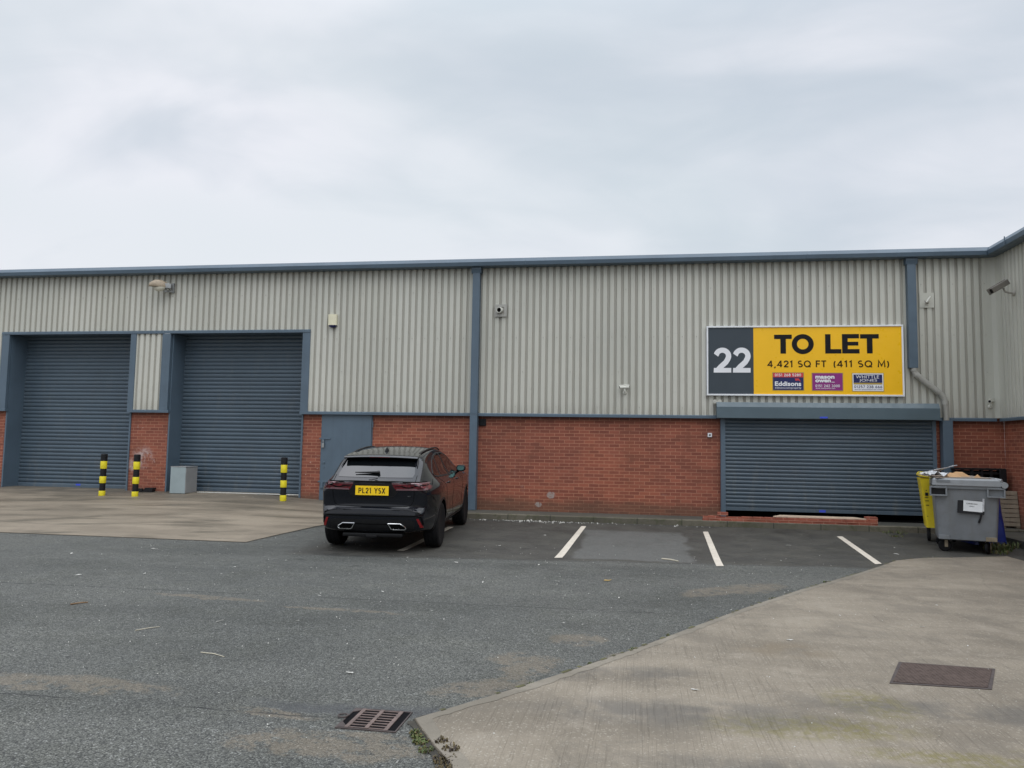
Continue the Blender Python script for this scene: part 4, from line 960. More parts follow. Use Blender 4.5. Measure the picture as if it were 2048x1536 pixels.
# ------------------------------------------------------------------ drain grate and manhole
T = thing('drain_grate', 'rusty iron gully grate set in the asphalt by the slab corner', 'drain grate', (-1.6, 4.72, 0))
mb = MB(); gx0, gx1, gy0, gy1 = -1.775, -1.415, 4.545, 4.875
mb.box(gx0+.045, gx0+.07, gy0, gy1, .005, .010); mb.box(gx1-.07, gx1-.045, gy0, gy1, .005, .010); mb.box((gx0+gx1)/2-.012, (gx0+gx1)/2+.012, gy0+.003, gy1-.003, .005, .0115)
for k in range(8):
    yy = gy0+.008+k*(gy1-gy0-.028)/7; mb.box(gx0+.0705, gx1-.0705, yy, yy+.011, .0052, .0085)
obj('bars', mb, m_rust2, T)
mb = MB(); mb.box(gx0, gx1, gy0, gy1, .0042, .0046)
obj('pit_dark_sheet', mb, m_dark, T)  # flat black sheet stands in for the darkness below the bars
mb = MB()
for x0, x1, y0, y1 in ((gx0-.010, gx1+.010, gy1, gy1+.012), (gx0-.010, gx1+.010, gy0-.012, gy0), (gx0-.010, gx0-.001, gy0+.001, gy1-.001), (gx1+.001, gx1+.010, gy0+.001, gy1-.001)): mb.box(x0, x1, y0, y1, -.01, .007)
mb.prism([(gx0, gy0, .005), (gx0+.044, gy0, .005), (gx0+.044, gy0+.03, .005), (gx0, gy0+.09, .005)], (0, 0, .004)); mb.prism([(gx0, gy1, .005), (gx0+.044, gy1, .005), (gx0+.044, gy1-.03, .005), (gx0, gy1-.07, .005)], (0, 0, .004))
obj('frame', mb, m_rust, T)
mb = MB(); mb.tube([(gx0-.03+.030*math.cos(a_*math.pi/8), gy0+.175+.03*math.sin(a_*math.pi/8), .012) for a_ in range(17)], .005, 8); obj('ring_pull', mb, m_rust, T, smooth=True)
T = thing('manhole_cover', 'rectangular cast iron inspection cover in the concrete slab', 'manhole cover', (2.3, 6.48, .016))
P = [Vector(q) for q in ((2.09, 6.80, 0), (2.79, 6.76, 0), (2.52, 6.17, 0), (1.83, 6.17, 0))]; ce = sum(P, Vector())/4
mb = MB(); mb.prism([(q.x, q.y, .017) for q in P[::-1]], (0, 0, .004)); obj('frame', mb, m_rust, T)
mb = MB(); mb.prism([(ce.x+(q.x-ce.x)*.93, ce.y+(q.y-ce.y)*.90, .0212) for q in P[::-1]], (0, 0, .004)); obj('lid', mb, m_man, T)

# ------------------------------------------------------------------ bins
def rrect(cx, cy, hx, hy, r, n=5):
    out = []
    for sx_, sy_, a0 in ((1, 1, 0), (-1, 1, 90), (-1, -1, 180), (1, -1, 270)):
        for k in range(n+1):
            a_ = R(a0+90*k/n); out.append((cx+sx_*(hx-r)+r*math.cos(a_), cy+sy_*(hy-r)+r*math.sin(a_)))
    return out
def loft(mb, secs, cap=True):
    rings = [[mb.bm.verts.new((x_, y_, z)) for x_, y_ in pts] for z, pts in secs]; n_ = len(rings[0])
    for a, b_ in zip(rings, rings[1:]):
        for k in range(n_): mb.bm.faces.new((a[k], a[(k+1) % n_], b_[(k+1) % n_], b_[k]))
    if cap: mb.bm.faces.new(rings[0][::-1]); mb.bm.faces.new(rings[-1])
    return mb
GB = thing('wheeled_bin', 'big grey four wheeled waste bin with a sign, overfilled with cardboard', 'bin', (5.60, 14.56, .055), (0, 0, R(-17)), group=None)
mb = MB()
loft(mb, [(.205, rrect(0, 0, .40, .50, .06)), (.22, rrect(0, 0, .43, .52, .06)), (1.06, rrect(0, 0, .475, .60, .05)), (1.07, rrect(0, 0, .50, .63, .05)), (1.11, rrect(0, 0, .505, .635, .05))])
obj('tub', mb, m_bin, GB, local=True, smooth=True)
mb = MB(); loft(mb, [(1.112, rrect(0.01, 0, .49, .64, .05)), (1.125, rrect(0.01, 0, .515, .65, .05)), (1.215, rrect(0.01, 0, .51, .645, .05)), (1.24, rrect(0.01, 0, .49, .62, .05))]); obj('lid', mb, m_binlid, GB, local=True, smooth=True)
for sx_ in (-1, 1):
    cx = sx_*.415; mb = MB()
    for x0, x1, z0, z1 in ((cx-.13, cx+.13, 1.075, 1.10), (cx-.13, cx+.13, .94, .965), (cx-.13, cx-.105, .966, 1.074), (cx+.105, cx+.13, .966, 1.074)): mb.box(x0, x1, -.655, -.56, z0, z1, .004)
    o = obj('lifting_pocket', mb, m_bin, GB, local=True)
    mb = MB(); mb.box(cx-.104, cx+.104, -.60, -.585, .967, 1.073); obj('pocket_recess', mb, m_black if sx_ < 0 else m_bin, o, local=True)
mb = MB(); mb.box(-.44, -.24, -.655, -.640, 1.175, 1.215); obj('lid_slot', mb, m_bin, GB, local=True)
for yy in (-.58, -.50):
    mb = MB(); mb.tube([(.42, yy, 1.235), (.50, yy-.05, 1.22)], .028, 12); obj('hinge_tube', mb, m_binlid, GB, local=True, smooth=True)
mb = MB(); mb.lathe([(.022, -.07), (.05, -.07), (.05, .07), (.022, .07)], Matrix.Translation((.535, -.60, 1.15)) @ Matrix.Rotation(R(90), 4, 'X'), 18); obj('trunnion', mb, m_binlid, GB, local=True, smooth=True)
for px_, py_ in ((-.31, -.42), (.31, -.42), (-.31, .42), (.31, .42)):
    mb = MB(); mb.lathe([(.05, -.025), (.085, -.025), (.10, -.012), (.10, .012), (.085, .025), (.05, .025)], Matrix.Translation((px_-.02, py_, .10)) @ Matrix.Rotation(R(8 if px_ < 0 else 70), 4, 'Z') @ Matrix.Rotation(R(90), 4, 'X'), 24)
    o = obj('caster_wheel', mb, m_rubber, GB, local=True, smooth=True)
    mb = MB()
    for s_ in (-1, 1): mb.obox(Matrix.Translation((px_-.005, py_, .145)) @ Matrix.Rotation(R(8 if px_ < 0 else 70), 4, 'Z') @ Matrix.Translation((0, s_*.036, 0)), .05, .006, .13, .002)
    mb.box(px_-.07, px_+.07, py_-.07, py_+.07, .205, .218, .003); obj('fork', mb, m_caster, o, local=True)
for sx_ in (-1, 1):
    mb = MB(); mb.box(sx_*.34-.08, sx_*.34+.08, -.535, -.505, .215, .285, .006); obj('corner_bracket', mb, m_caster if sx_ > 0 else m_bin, GB, local=True)
# notice
Mn = Matrix.Translation((.055, -.584, .80)) @ Matrix.Rotation(R(-5.2), 4, 'X') @ Matrix.Rotation(R(3), 4, 'Y')
mb = MB(); mb.obox(Mn, .385, .012, .275, .003); NO = obj('notice_holder', mb, m_signavy if False else m_black, GB, local=True)
mb = MB(); mb.obox(Mn @ Matrix.Translation((.030, -.0085, -.012)), .275, .004, .175); obj('paper_notice', mb, m_paper, NO, local=True)
bmT = join(text_bm('CARDBOARD', -.065, .095, .018, .036, -.012, .01), text_bm('ONLY', -.02, .05, -.025, -.007, -.012, .01)); bmT.transform(Mn); obj('notice_text', bmT, m_black, NO, local=True, recalc=False)
mb = MB(); mb.obox(Mn @ Matrix.Translation((.178, -.0125, .02)), .028, .004, .21, .001); mb.bm.transform(Matrix.Translation((0, 0, .0))); obj('plastic_sleeve', mb, m_poly, NO, local=True)
mb = MB(); mb.tube([(.20, -.59, .66), (.19, -.585, .60), (.165, -.57, .52)], [.012, .013, .018], 8); obj('strap', mb, m_black, NO, local=True, smooth=True)
# contents
def shard(name, label, cat, pts, off, mat, group=None):
    mb = MB(); mb.prism(pts, off); bs = (sum(p_[0] for p_ in pts)/len(pts), sum(p_[1] for p_ in pts)/len(pts), min(p_[2] for p_ in pts))
    return solo(name, mb, mat, label, cat, bs, group)
shard('cardboard_flap', 'left of the brown cardboard flaps sticking out of the grey bin', 'cardboard', [(5.15, 14.2, 1.295), (5.45, 14.2, 1.295), (5.40, 14.3, 1.37), (5.30, 14.33, 1.385)], (0, .012, 0), m_card, 'cardboard flaps in the grey bin')
shard('cardboard_flap', 'widest of the brown cardboard flaps sticking out of the grey bin', 'cardboard', [(5.30, 14.40, 1.29), (5.70, 14.40, 1.29), (5.56, 14.48, 1.395), (5.46, 14.5, 1.40), (5.42, 14.48, 1.385)], (0, .012, 0), m_card, 'cardboard flaps in the grey bin')
shard('cardboard_flap', 'small pointed brown cardboard flap sticking out of the grey bin', 'cardboard', [(5.60, 14.18, 1.29), (5.76, 14.18, 1.29), (5.73, 14.22, 1.33), (5.695, 14.22, 1.365)], (0, .012, 0), m_card, 'cardboard flaps in the grey bin')
shard('cardboard_sheet', 'grey brown cardboard sheet sagging over the grey bin lid', 'cardboard', [(4.98, 14.05, 1.297), (5.86, 14.10, 1.297), (5.82, 15.0, 1.32), (5.0, 15.0, 1.32)], (0, 0, .012), m_cardg)
def crumple(name, label, cat, cx, cy, cz, sx_, sy_, sz_, mat, seed, n=14, rz=0):
    rg = random.Random(seed); mb = MB(); g_ = []
    for j in range(n):
        g_.append([mb.bm.verts.new((cx+(i/(n-1)-.5)*sx_*rg.uniform(.95, 1.05), cy+(j/(n-1)-.5)*sy_, cz+sz_*(math.sin(i*.9+j*.5+seed)*.4+rg.uniform(-.4, .6))*math.sin(math.pi*min(max(i/(n-1), .04), .96))**.4)) for i in range(n)])
    for j in range(n-1):
        for i in range(n-1): mb.bm.faces.new((g_[j][i], g_[j][i+1], g_[j+1][i+1], g_[j+1][i]))
    return solo(name, mb, mat, label, cat, (cx, cy, cz), smooth=True, angle=80)
crumple('plastic_sheet', 'crumpled clear plastic over the left end of the grey bin', 'plastic sheet', 5.03, 14.30, 1.36, .40, .30, .06, m_poly, 2)
mb = MB(); pp = [(5.05, 14.70, 1.36), (5.25, 14.72, 1.43), (5.42, 14.78, 1.455), (5.62, 14.85, 1.50), (5.60, 15.0, 1.49), (5.40, 15.0, 1.40), (5.2, 14.95, 1.37), (5.05, 14.9, 1.35)]
mb.prism(pp, (0, 0, .012)); solo('polystyrene_sheet', mb, m_poly, 'pale sheet of packing lying across the back of the grey bin', 'packing sheet', (5.35, 14.85, 1.36))
# yellow bin behind
YB = thing('wheeled_bin', 'yellow two wheeled bin half hidden behind the grey bin', 'bin', (5.54, 15.5, .10), (0, 0, R(-14)))
mb = MB(); loft(mb, [(.25, rrect(0, 0, .24, .26, .04)), (1.12, rrect(0, 0, .335, .34, .04)), (1.15, rrect(0, 0, .345, .36, .04))]); obj('tub', mb, m_binyel, YB, local=True, smooth=True)
mb = MB(); loft(mb, [(1.15, rrect(-.03, 0, .38, .37, .05)), (1.17, rrect(-.03, 0, .40, .38, .05)), (1.205, rrect(-.03, 0, .395, .375, .05)), (1.235, rrect(-.03, 0, .37, .35, .05))]); mb.bm.transform(Matrix.Rotation(R(4), 4, 'Y')); obj('lid', mb, m_binyel, YB, local=True, smooth=True)
mb = MB()
for k, (zz, w_) in enumerate(((.93, .02), (.80, .055), (.74, .06), (.66, .05))): mb.obox(Matrix.Translation((-.24+k*.004, -.34+(1.1-zz)*.09, zz)), w_, .004, .012)
mb.obox(Matrix.Translation((-.235, -.322, .86)), .05, .004, .06); mb.obox(Matrix.Translation((-.22, -.277, .47)), .03, .004, .03)
obj('printed_marks', mb, m_black, YB, local=True)
for sx_ in (-1, 1):
    mb = MB(); mb.lathe([(.05, -.025), (.095, -.025), (.105, 0), (.095, .025), (.05, .025)], Matrix.Translation((sx_*.2, -.12, .105)) @ Matrix.Rotation(R(90), 4, 'Y'), 20); o = obj('wheel', mb, m_rubber, YB, local=True, smooth=True)
    mb = MB(); mb.box(sx_*.2-.03, sx_*.2+.03, -.16, -.08, .12, .26, .006); obj('axle_bracket', mb, m_black, o, local=True)
# blue wrapped bundle behind
rg = random.Random(5); mb = MB(); secs = []
for k in range(9):
    u = k/8; pts = rrect(6.20, 15.3, lerp(.275, .185, u)+rg.uniform(-.008, .008), lerp(.30, .22, u), .06)
    pts = [(x_+rg.uniform(-.008, .008), y_+rg.uniform(-.008, .008)) for x_, y_ in pts]; secs.append((lerp(.10, 1.10, u), pts))
loft(mb, secs); solo('blue_bundle', mb, m_tarp, 'tall blue polythene wrapped bundle standing behind the grey bin', 'bundle', (6.2, 15.3, .1), smooth=True, angle=60)
# wooden pallet standing in the corner
T = thing('wooden_pallet', 'weathered wooden pallet on edge in the wing corner', 'pallet', (7.25, 16.95, .245))
mb = MB(); nS = 8
for k in range(nS):
    zz = .285+k*.088; mb.obox(Matrix.Translation((7.235, 16.93+k*.012, zz+.038)) @ Matrix.Rotation(R(-7), 4, 'X'), .60, .02, .076, .003)
obj('slats', mb, m_wood, T)
mb = MB()
for xx in (6.97, 7.235, 7.50): mb.obox(Matrix.Translation((xx, 17.02, .60)) @ Matrix.Rotation(R(-7), 4, 'X'), .08, .09, .72, .004)
obj('bearers', mb, m_wood, T)
mb = MB(); mb.box(7.10, 7.26, 16.98, 17.06, .985, 1.03, .006); solo('foam_block', mb, m_cream, 'small cream block lying on top of the wooden pallet', 'block', (7.18, 17.02, .985))
# black plastic pallet leaning behind bins
T = thing('plastic_pallet', 'black plastic grid pallet leaning on the brickwork behind the bins', 'pallet', (6.9, 17.3, .245))
mb = MB()
for xx in (6.42, 6.60, 6.78, 6.96, 7.14, 7.30): mb.box(xx, xx+.045, 17.22, 17.30, .25, 1.40)
for zz in (.25, .42, .60, .78, .96, 1.14, 1.30): mb.box(6.42, 7.40, 17.235, 17.285, zz, zz+.045)
mb.box(6.40, 7.42, 17.20, 17.32, 1.385, 1.425, .006); mb.box(7.30, 7.43, 17.18, 17.33, .25, 1.41, .01)
obj('deck_grid', mb, m_black, T)
mb = MB(); mb.box(6.42, 7.40, 17.34, 17.42, .25, 1.37); obj('backing_deck', mb, m_dark, T)

# ------------------------------------------------------------------ the car
PI_C = R(1.75)
CAR = thing('parked_car', 'black SUV parked nose-in, seen from behind', 'car', (-4.10, 11.64, -.018), (PI_C, 0, R(4.6)))
def crv(tab):
    def f(v):
        if v <= tab[0][0]: return tab[0][1]
        for (a, fa), (b_, fb) in zip(tab, tab[1:]):
            if v <= b_:
                u = (v-a)/(b_-a); return fa+(fb-fa)*u
        return tab[-1][1]
    return f
_zt = [(p_.x, p_.y) for p_ in catmull([(.20, .84, 0), (.32, .915, 0), (.46, .955, 0), (.62, .962, 0), (.78, .965, 0), (.92, .968, 0), (1.0, .945, 0), (1.06, .895, 0), (1.12, .845, 0), (1.25, .775, 0), (1.40, .712, 0), (1.52, .645, 0), (1.60, .56, 0), (1.66, .45, 0)], 6)]
hwz = crv(_zt)
def hw(y, z):
    b_ = hwz(z)
    k = 1.0
    if y < .8: k -= .215*((.8-y)/.8)**1.7
    if y < .8 and z > .9: k -= .075*min((z-.9)/.15, 1)*((.8-y)/.8)**1.7
    if y > 3.75: k -= .26*((y-3.75)/.98)**2.2
    if z > 1.0:
        q_ = min((z-1.0)/.5, 1)
        if y < 1.7: k -= .07*q_*((1.7-y)/1.7)**1.5
        if y > 2.6: k -= .05*q_*((y-2.6)/1.0)**1.5
    # haunch over the rear wheel and waist along the doors
    b_ += .016*math.exp(-((y-1.0)/.45)**2)*math.exp(-((z-.93)/.14)**2) - .022*math.exp(-((y-2.4)/.9)**2)*math.exp(-((z-.62)/.13)**2)
    return b_*k
prof = [(.55, .235), (.30, .255), (.12, .285), (.045, .34), (.012, .44), (.0, .55), (.008, .635), (.022, .668), (.062, .690), (.072, .74), (.070, .82), (.058, .90), (.050, .945), (.040, 1.00), (.034, 1.055), (.044, 1.085), (.085, 1.105), (.16, 1.155), (.32, 1.27), (.48, 1.385), (.58, 1.455), (.66, 1.505), (.85, 1.555), (1.2, 1.605), (1.6, 1.635), (2.0, 1.645), (2.35, 1.63), (2.7, 1.575), (3.0, 1.47), (3.3, 1.315), (3.55, 1.175), (3.68, 1.115), (3.9, 1.085), (4.2, 1.03), (4.45, .955), (4.62, .86), (4.70, .74), (4.73, .58), (4.71, .42), (4.62, .29), (4.4, .24), (3.4, .215), (2.4, .21), (1.3, .22)]
pc = [Vector((a, b_, 0)) for a, b_ in prof]; m_ = len(pc); dense = []
for i in range(m_):
    p0, p1, p2, p3 = pc[(i-1) % m_], pc[i], pc[(i+1) % m_], pc[(i+2) % m_]
    ns = 3 if (p2-p1).length < .12 else 5
    for k in range(ns):
        u = k/ns; q_ = .5*((2*p1)+(-p0+p2)*u*.9+(2*p0*.0)*0) if False else p1.lerp(p2, u)*0+.5*((2*p1)+(-p0+p2)*u+(2*p0-5*p1+4*p2-p3)*u*u+(-p0+3*p1-3*p2+p3)*u**3)
        dense.append(q_)
nd = len(dense)
def tang(i): return (dense[(i+1) % nd]-dense[(i-1) % nd]).normalized()
NV = 24; mb = MB(); grid = []
for i, q_ in enumerate(dense):
    tg = tang(i); nrm = Vector((-tg.y, tg.x, 0)); nrm = -nrm if nrm.dot(q_-Vector((2.35, .85, 0))) < 0 else nrm
    rear = max(0, -nrm.x); top = max(0, nrm.y); front = max(0, nrm.x); bot = max(0, -nrm.y)
    bow = .075*rear+.035*top+.16*front+.02*bot; rr_ = .05*rear+.055*top+.07*front+.05*bot
    if q_.x < .7 and q_.y < 1.5 and top > .3: bow = .055; rr_ = .055
    cin = q_-nrm*(bow+rr_); wv = hw(cin.x, cin.y); row = []
    for k in range(2*NV+1):
        v = (k-NV)/NV; s_ = math.copysign(1-(1-abs(v))**1.6, v)
        dd = bow*s_*s_+rr_*(1-(1-abs(s_)**7)**.5)
        pt = q_-nrm*dd; row.append(mb.bm.verts.new((s_*wv, pt.x, pt.y)))
    grid.append((row, cin))
for i in range(nd):
    a, b_ = grid[i][0], grid[(i+1) % nd][0]
    for k in range(2*NV): mb.bm.faces.new((a[k], a[k+1], b_[k+1], b_[k]))
NR = 14
def spine(c_):
    y_ = min(max(c_.x, .55), 3.9); zc = .72+(.10 if 1.0 < y_ < 3.0 else 0)
    return Vector((y_, zc, 0))
for side in (-1, 1):
    prev = [grid[i][0][2*NV if side > 0 else 0] for i in range(nd)]
    for r_ in range(1, NR):
        u = r_/NR; cur = []
        for i in range(nd):
            c_ = grid[i][1]; s_ = c_.lerp(spine(c_), 1-(1-u)**1.0); cur.append(mb.bm.verts.new((side*hw(s_.x, s_.y), s_.x, s_.y)))
        for i in range(nd):
            j = (i+1) % nd; mb.bm.faces.new((prev[i], prev[j], cur[j], cur[i]))
        prev = cur
    bmesh.ops.contextual_create(mb.bm, geom=list({e for v in prev for e in v.link_edges if e.is_boundary}))
bmesh.ops.remove_doubles(mb.bm, verts=mb.bm.verts, dist=.0004)
bmesh.ops.triangulate(mb.bm, faces=[f for f in mb.bm.faces if len(f.verts) > 4])
bmesh.ops.recalc_face_normals(mb.bm, faces=mb.bm.faces)
BVH = BVHTree.FromBMesh(mb.bm)
BODY = obj('body', mb, m_car, CAR, local=True, smooth=True, angle=60)
AXR, AXF, WR = .985, 3.86, .374
# wheel arches cut out of the body
cut = MB()
for yy in (AXR, AXF):
    for s_ in (-1, 1): cut.lathe([(.41, -.30), (.41, .28)], Matrix.Translation((s_*.90, yy, .335)) @ Matrix.Rotation(R(90), 4, 'Y'), 48)
co = obj('cutter', cut, m_gap, CAR, local=True)
md = BODY.modifiers.new('arch', 'BOOLEAN'); md.operation = 'DIFFERENCE'; md.object = co
for solver, tol in (('EXACT', True), ('EXACT', False), ('FAST', False)):
    md.solver = solver
    if solver == 'EXACT': md.use_self = tol; md.use_hole_tolerant = tol
    bpy.context.view_layer.update()
    me2 = bpy.data.meshes.new_from_object(BODY.evaluated_get(bpy.context.evaluated_depsgraph_get()))
    if len(me2.polygons) > 9000 and max(v.co.z for v in me2.vertices) > 1.5: break
BODY.modifiers.clear(); BODY.data = me2; bpy.data.objects.remove(co)
if not len(me2.materials): me2.materials.append(m_car)
for poly in me2.polygons: poly.use_smooth = True
bmx = bmesh.new(); bmx.from_mesh(me2)
for e in bmx.edges:
    if len(e.link_faces) == 2 and e.calc_face_angle(0) > R(40): e.smooth = False
bmx.to_mesh(me2); bmx.free()
# overlays that follow the body
def proj(view, a, b_, off):
    if view == 'rear': o_, dv = Vector((a, -2, b_)), Vector((0, 1, 0))
    elif view == 'right': o_, dv = Vector((3, a, b_)), Vector((-1, 0, 0))
    else: o_, dv = Vector((-3, a, b_)), Vector((1, 0, 0))
    h = BVH.ray_cast(o_, dv)
    if h[0] is None: return None
    nn_ = h[1] if h[1].dot(dv) < 0 else -h[1]
    return h[0]+nn_*off
def over(name, view, poly, mat, off=.004, step=.04, parent=None, thick=0.0):
    bm = bmesh.new(); bm.faces.new([bm.verts.new((a, b_, 0)) for a, b_ in poly])
    for ax in (0, 1):
        vals = [p_[ax] for p_ in poly]; k = math.ceil(min(vals)/step)
        while k*step < max(vals):
            no = Vector((1, 0, 0)) if ax == 0 else Vector((0, 1, 0))
            bmesh.ops.bisect_plane(bm, geom=bm.verts[:]+bm.edges[:]+bm.faces[:], plane_co=no*(k*step), plane_no=no); k += 1
    bad = []
    for v in bm.verts:
        p_ = proj(view, v.co.x, v.co.y, off)
        if p_ is None: bad.append(v)
        else: v.co = p_
    if bad: bmesh.ops.delete(bm, geom=bad, context='VERTS')
    bm.normal_update(); dv = {'rear': Vector((0, 1, 0)), 'right': Vector((-1, 0, 0)), 'left': Vector((1, 0, 0))}[view]
    if sum((f.normal for f in bm.faces), Vector()).dot(dv) > 0: bmesh.ops.reverse_faces(bm, faces=bm.faces)
    be = [e for e in bm.edges if e.is_boundary]
    r = bmesh.ops.extrude_edge_only(bm, edges=be)
    for v in r['geom']:
        if isinstance(v, bmesh.types.BMVert): v.co += dv*(off+.006)
    for f in bm.faces: f.smooth = False
    mb_ = MB(); mb_.bm.free(); mb_.bm = bm
    return obj(name, mb_, mat, parent or CAR, local=True, recalc=False)
def sover(name, view, poly, mat, off=.004, step=.04, parent=None):
    o = over(name, view, poly, mat, off, step, parent)
    for p_ in o.data.polygons: p_.use_smooth = True
    b2 = bmesh.new(); b2.from_mesh(o.data)
    for e in b2.edges:
        if len(e.link_faces) == 2 and e.calc_face_angle(0) > R(45): e.smooth = False
    b2.to_mesh(o.data); b2.free()
    return o
def stripe(pts, wd):
    """thin polygon ribbon around a polyline"""
    P_ = [Vector((a, b_)) for a, b_ in pts]; L_, R_ = [], []
    for i, p_ in enumerate(P_):
        tg = (P_[min(i+1, len(P_)-1)]-P_[max(i-1, 0)]).normalized(); nn_ = Vector((-tg.y, tg.x))*wd/2
        L_.append(tuple(p_+nn_)); R_.append(tuple(p_-nn_))
    return L_+R_[::-1]
TG = sover('tailgate_glass', 'rear', [(-.60, 1.145), (.60, 1.145), (.615, 1.20), (.58, 1.35), (.53, 1.475), (-.53, 1.475), (-.58, 1.35), (-.615, 1.20)], m_glass, .004, .04)
# spoiler overhanging the glass (positions before the final lift)
mb = MB(); tops = []; 
NX = 20
rowsS = []
for k in range(NX+1):
    s_ = -1+2*k/NX; xx = s_*.61; bowy = .06*s_*s_; drop = .022*s_*s_
    rowsS.append([mb.bm.verts.new(q_) for q_ in ((xx*1.0, .465+bowy, 1.478-drop), (xx, .45+bowy, 1.492-drop), (xx, .48+bowy, 1.512-drop), (xx*.985, .62+bowy*.6, 1.535-drop*1.1), (xx*.96, .88+bowy*.3, 1.575-drop*1.25), (xx*.96, .88, 1.50-drop), (xx*.97, .58+bowy*.6, 1.468-drop))])
for a, b_ in zip(rowsS, rowsS[1:]):
    for j in range(7): mb.bm.faces.new((a[j], a[(j+1) % 7], b_[(j+1) % 7], b_[j]))
mb.bm.faces.new(rowsS[0]); mb.bm.faces.new(rowsS[-1][::-1])
SP = obj('roof_spoiler', mb, m_car, CAR, local=True, smooth=True, angle=40)
mb = MB(); mb.box(-.17, .17, .451, .463, 1.481, 1.489); obj('brake_light_strip', mb, m_red, SP, local=True)
for s_ in (-1, 1):        # side fins between spoiler and quarter panel
    mb = MB(); fp = [proj('rear', s_*a, b_, .010) for a, b_ in ((.60, 1.455), (.625, 1.38), (.63, 1.30), (.60, 1.36), (.585, 1.45))]; mb.prism([q_ for q_ in fp if q_], (0, -.012, .004)); obj('spoiler_fin', mb, m_trim, SP, local=True)
# tail lamps: rear part on tailgate + wrap-round part
for s_ in (-1, 1):
    f_ = lambda pts: [(s_*a, b_) for a, b_ in (pts if s_ > 0 else pts[::-1])]
    TL = sover('tail_light', 'rear', f_([(.305, 1.058), (.835, 1.058), (.84, .952), (.375, .952), (.345, .985)]), m_red, .006, .035)
    sover('light_bar', 'rear', f_([(.305, 1.062), (.835, 1.062), (.835, 1.048), (.312, 1.048)]), m_red2, .0085, .035, TL)
    sover('lower_lens', 'rear', f_([(.385, .975), (.84, .985), (.84, .952), (.372, .952)]), m_red2, .0085, .035, TL)
    sover('chicane_strip', 'rear', f_([(.35, 1.015), (.47, 1.02), (.54, 1.0), (.60, 1.0), (.67, 1.025), (.83, 1.03), (.83, 1.018), (.68, 1.012), (.61, .985), (.53, .985), (.46, 1.006), (.352, 1.004)]), m_gap, .0095, .035, TL)
    view = 'right' if s_ > 0 else 'left'
    sover('side_lens', view, [(.10, 1.058), (.36, 1.045), (.43, 1.0), (.36, .965), (.10, .952)], m_red, .006, .03, TL)
    sover('reflector', 'rear', f_([(.70, .515), (.735, .515), (.80, .375), (.755, .375)]), m_reflr, .006, .03)
    # exhaust trims
    P_ = [(.265, .440), (.45, .440), (.525, .395), (.54, .365), (.52, .348), (.345, .348), (.31, .362)]
    P_ = [(s_*a, b_) for a, b_ in P_]; P3 = [proj('rear', a, b_, .012) for a, b_ in P_]
    mb = MB(); mb.tube(P3+[P3[0], P3[1]], .010, 8, False); EX = obj('exhaust_trim', mb, m_chrome, CAR, local=True, smooth=True)
    over('exhaust_bore', 'rear', f_([(abs(a), b_) for a, b_ in P_][::-1]), m_gap, .004, .04, EX)
# dark strip joining the lamps, plate recess and plate
sover('lamp_strip', 'rear', [(-.31, 1.092), (.31, 1.092), (.80, 1.078), (.80, 1.066), (-.80, 1.066), (-.80, 1.078)], m_gap, .004, .04)
RC = sover('plate_recess', 'rear', [(-.33, 1.058), (.33, 1.058), (.40, .925), (.33, .845), (-.33, .845), (-.40, .925)], m_trim, .004, .05)
pp0 = proj('rear', 0, .90, 0); pp1 = proj('rear', 0, 1.01, 0); tilt = math.atan2(pp1.y-pp0.y, 1.01-.90)
Mp = Matrix.Translation((0, min(proj('rear', 0, .87, 0).y, proj('rear', 0, 1.03, 0).y)-.014, .945)) @ Matrix.Rotation(R(-2), 4, 'X')
mb = MB(); mb.obox(Mp, .53, .012, .145, .003); NP = obj('number_plate', mb, m_plate, CAR, local=True)
for tb in (stroke_text('PL21', -.215, -.01, -.042, .042, -.0075, .17, .16), stroke_text('YSX', .04, .21, -.042, .042, -.0075, .17, .16)): tb.transform(Mp); obj('plate_characters', tb, m_sigk, NP, local=True, recalc=False)
# shut lines
def line(view, pts, wd=.006): return over('panel_gap', view, stripe(pts, wd), m_gap, .0022, .03)
for s_ in (-1, 1): line('rear', [(s_*.655, 1.18), (s_*.66, 1.06), (s_*.655, .93), (s_*.64, .78), (s_*.60, .715)], .007)
line('rear', [(-.60, .715), (-.52, .700), (-.3, .694), (0, .692), (.3, .694), (.52, .700), (.60, .715)], .008)
LV = sover('lower_valance', 'rear', [(-.60, .50), (.60, .50), (.68, .46), (.66, .36), (.56, .285), (-.56, .285), (-.66, .36), (-.68, .46)], m_trim, .003, .05)
over('bumper_trim', 'rear', stripe([(-.80, .42), (-.77, .535), (-.70, .553), (0, .553), (.70, .553), (.77, .535), (.80, .42)], .016), m_gap, .004, .03)
over('bumper_lower_edge', 'rear', stripe([(-.25, .43), (0, .425), (.25, .43)], .012), m_gap, .006, .03)
mb = MB(); mb.box(-.48, .48, .10, .35, .215, .275, .02); mb.box(-.10, .08, .08, .3, .20, .26, .02); obj('silencer', mb, m_trim, CAR, local=True)
# rear wiper
w0, w1 = proj('rear', .05, 1.205, .03), proj('rear', -.33, 1.20, .03)
mb = MB(); mb.tube([w0, w0.lerp(w1, .55), w1], [.024, .014, .008], 8); mb.tube([proj('rear', .05, 1.205, 0), w0+Vector((0, -.01, .02))], .024, 10); obj('rear_wiper', mb, m_trim, CAR, local=True, smooth=True)
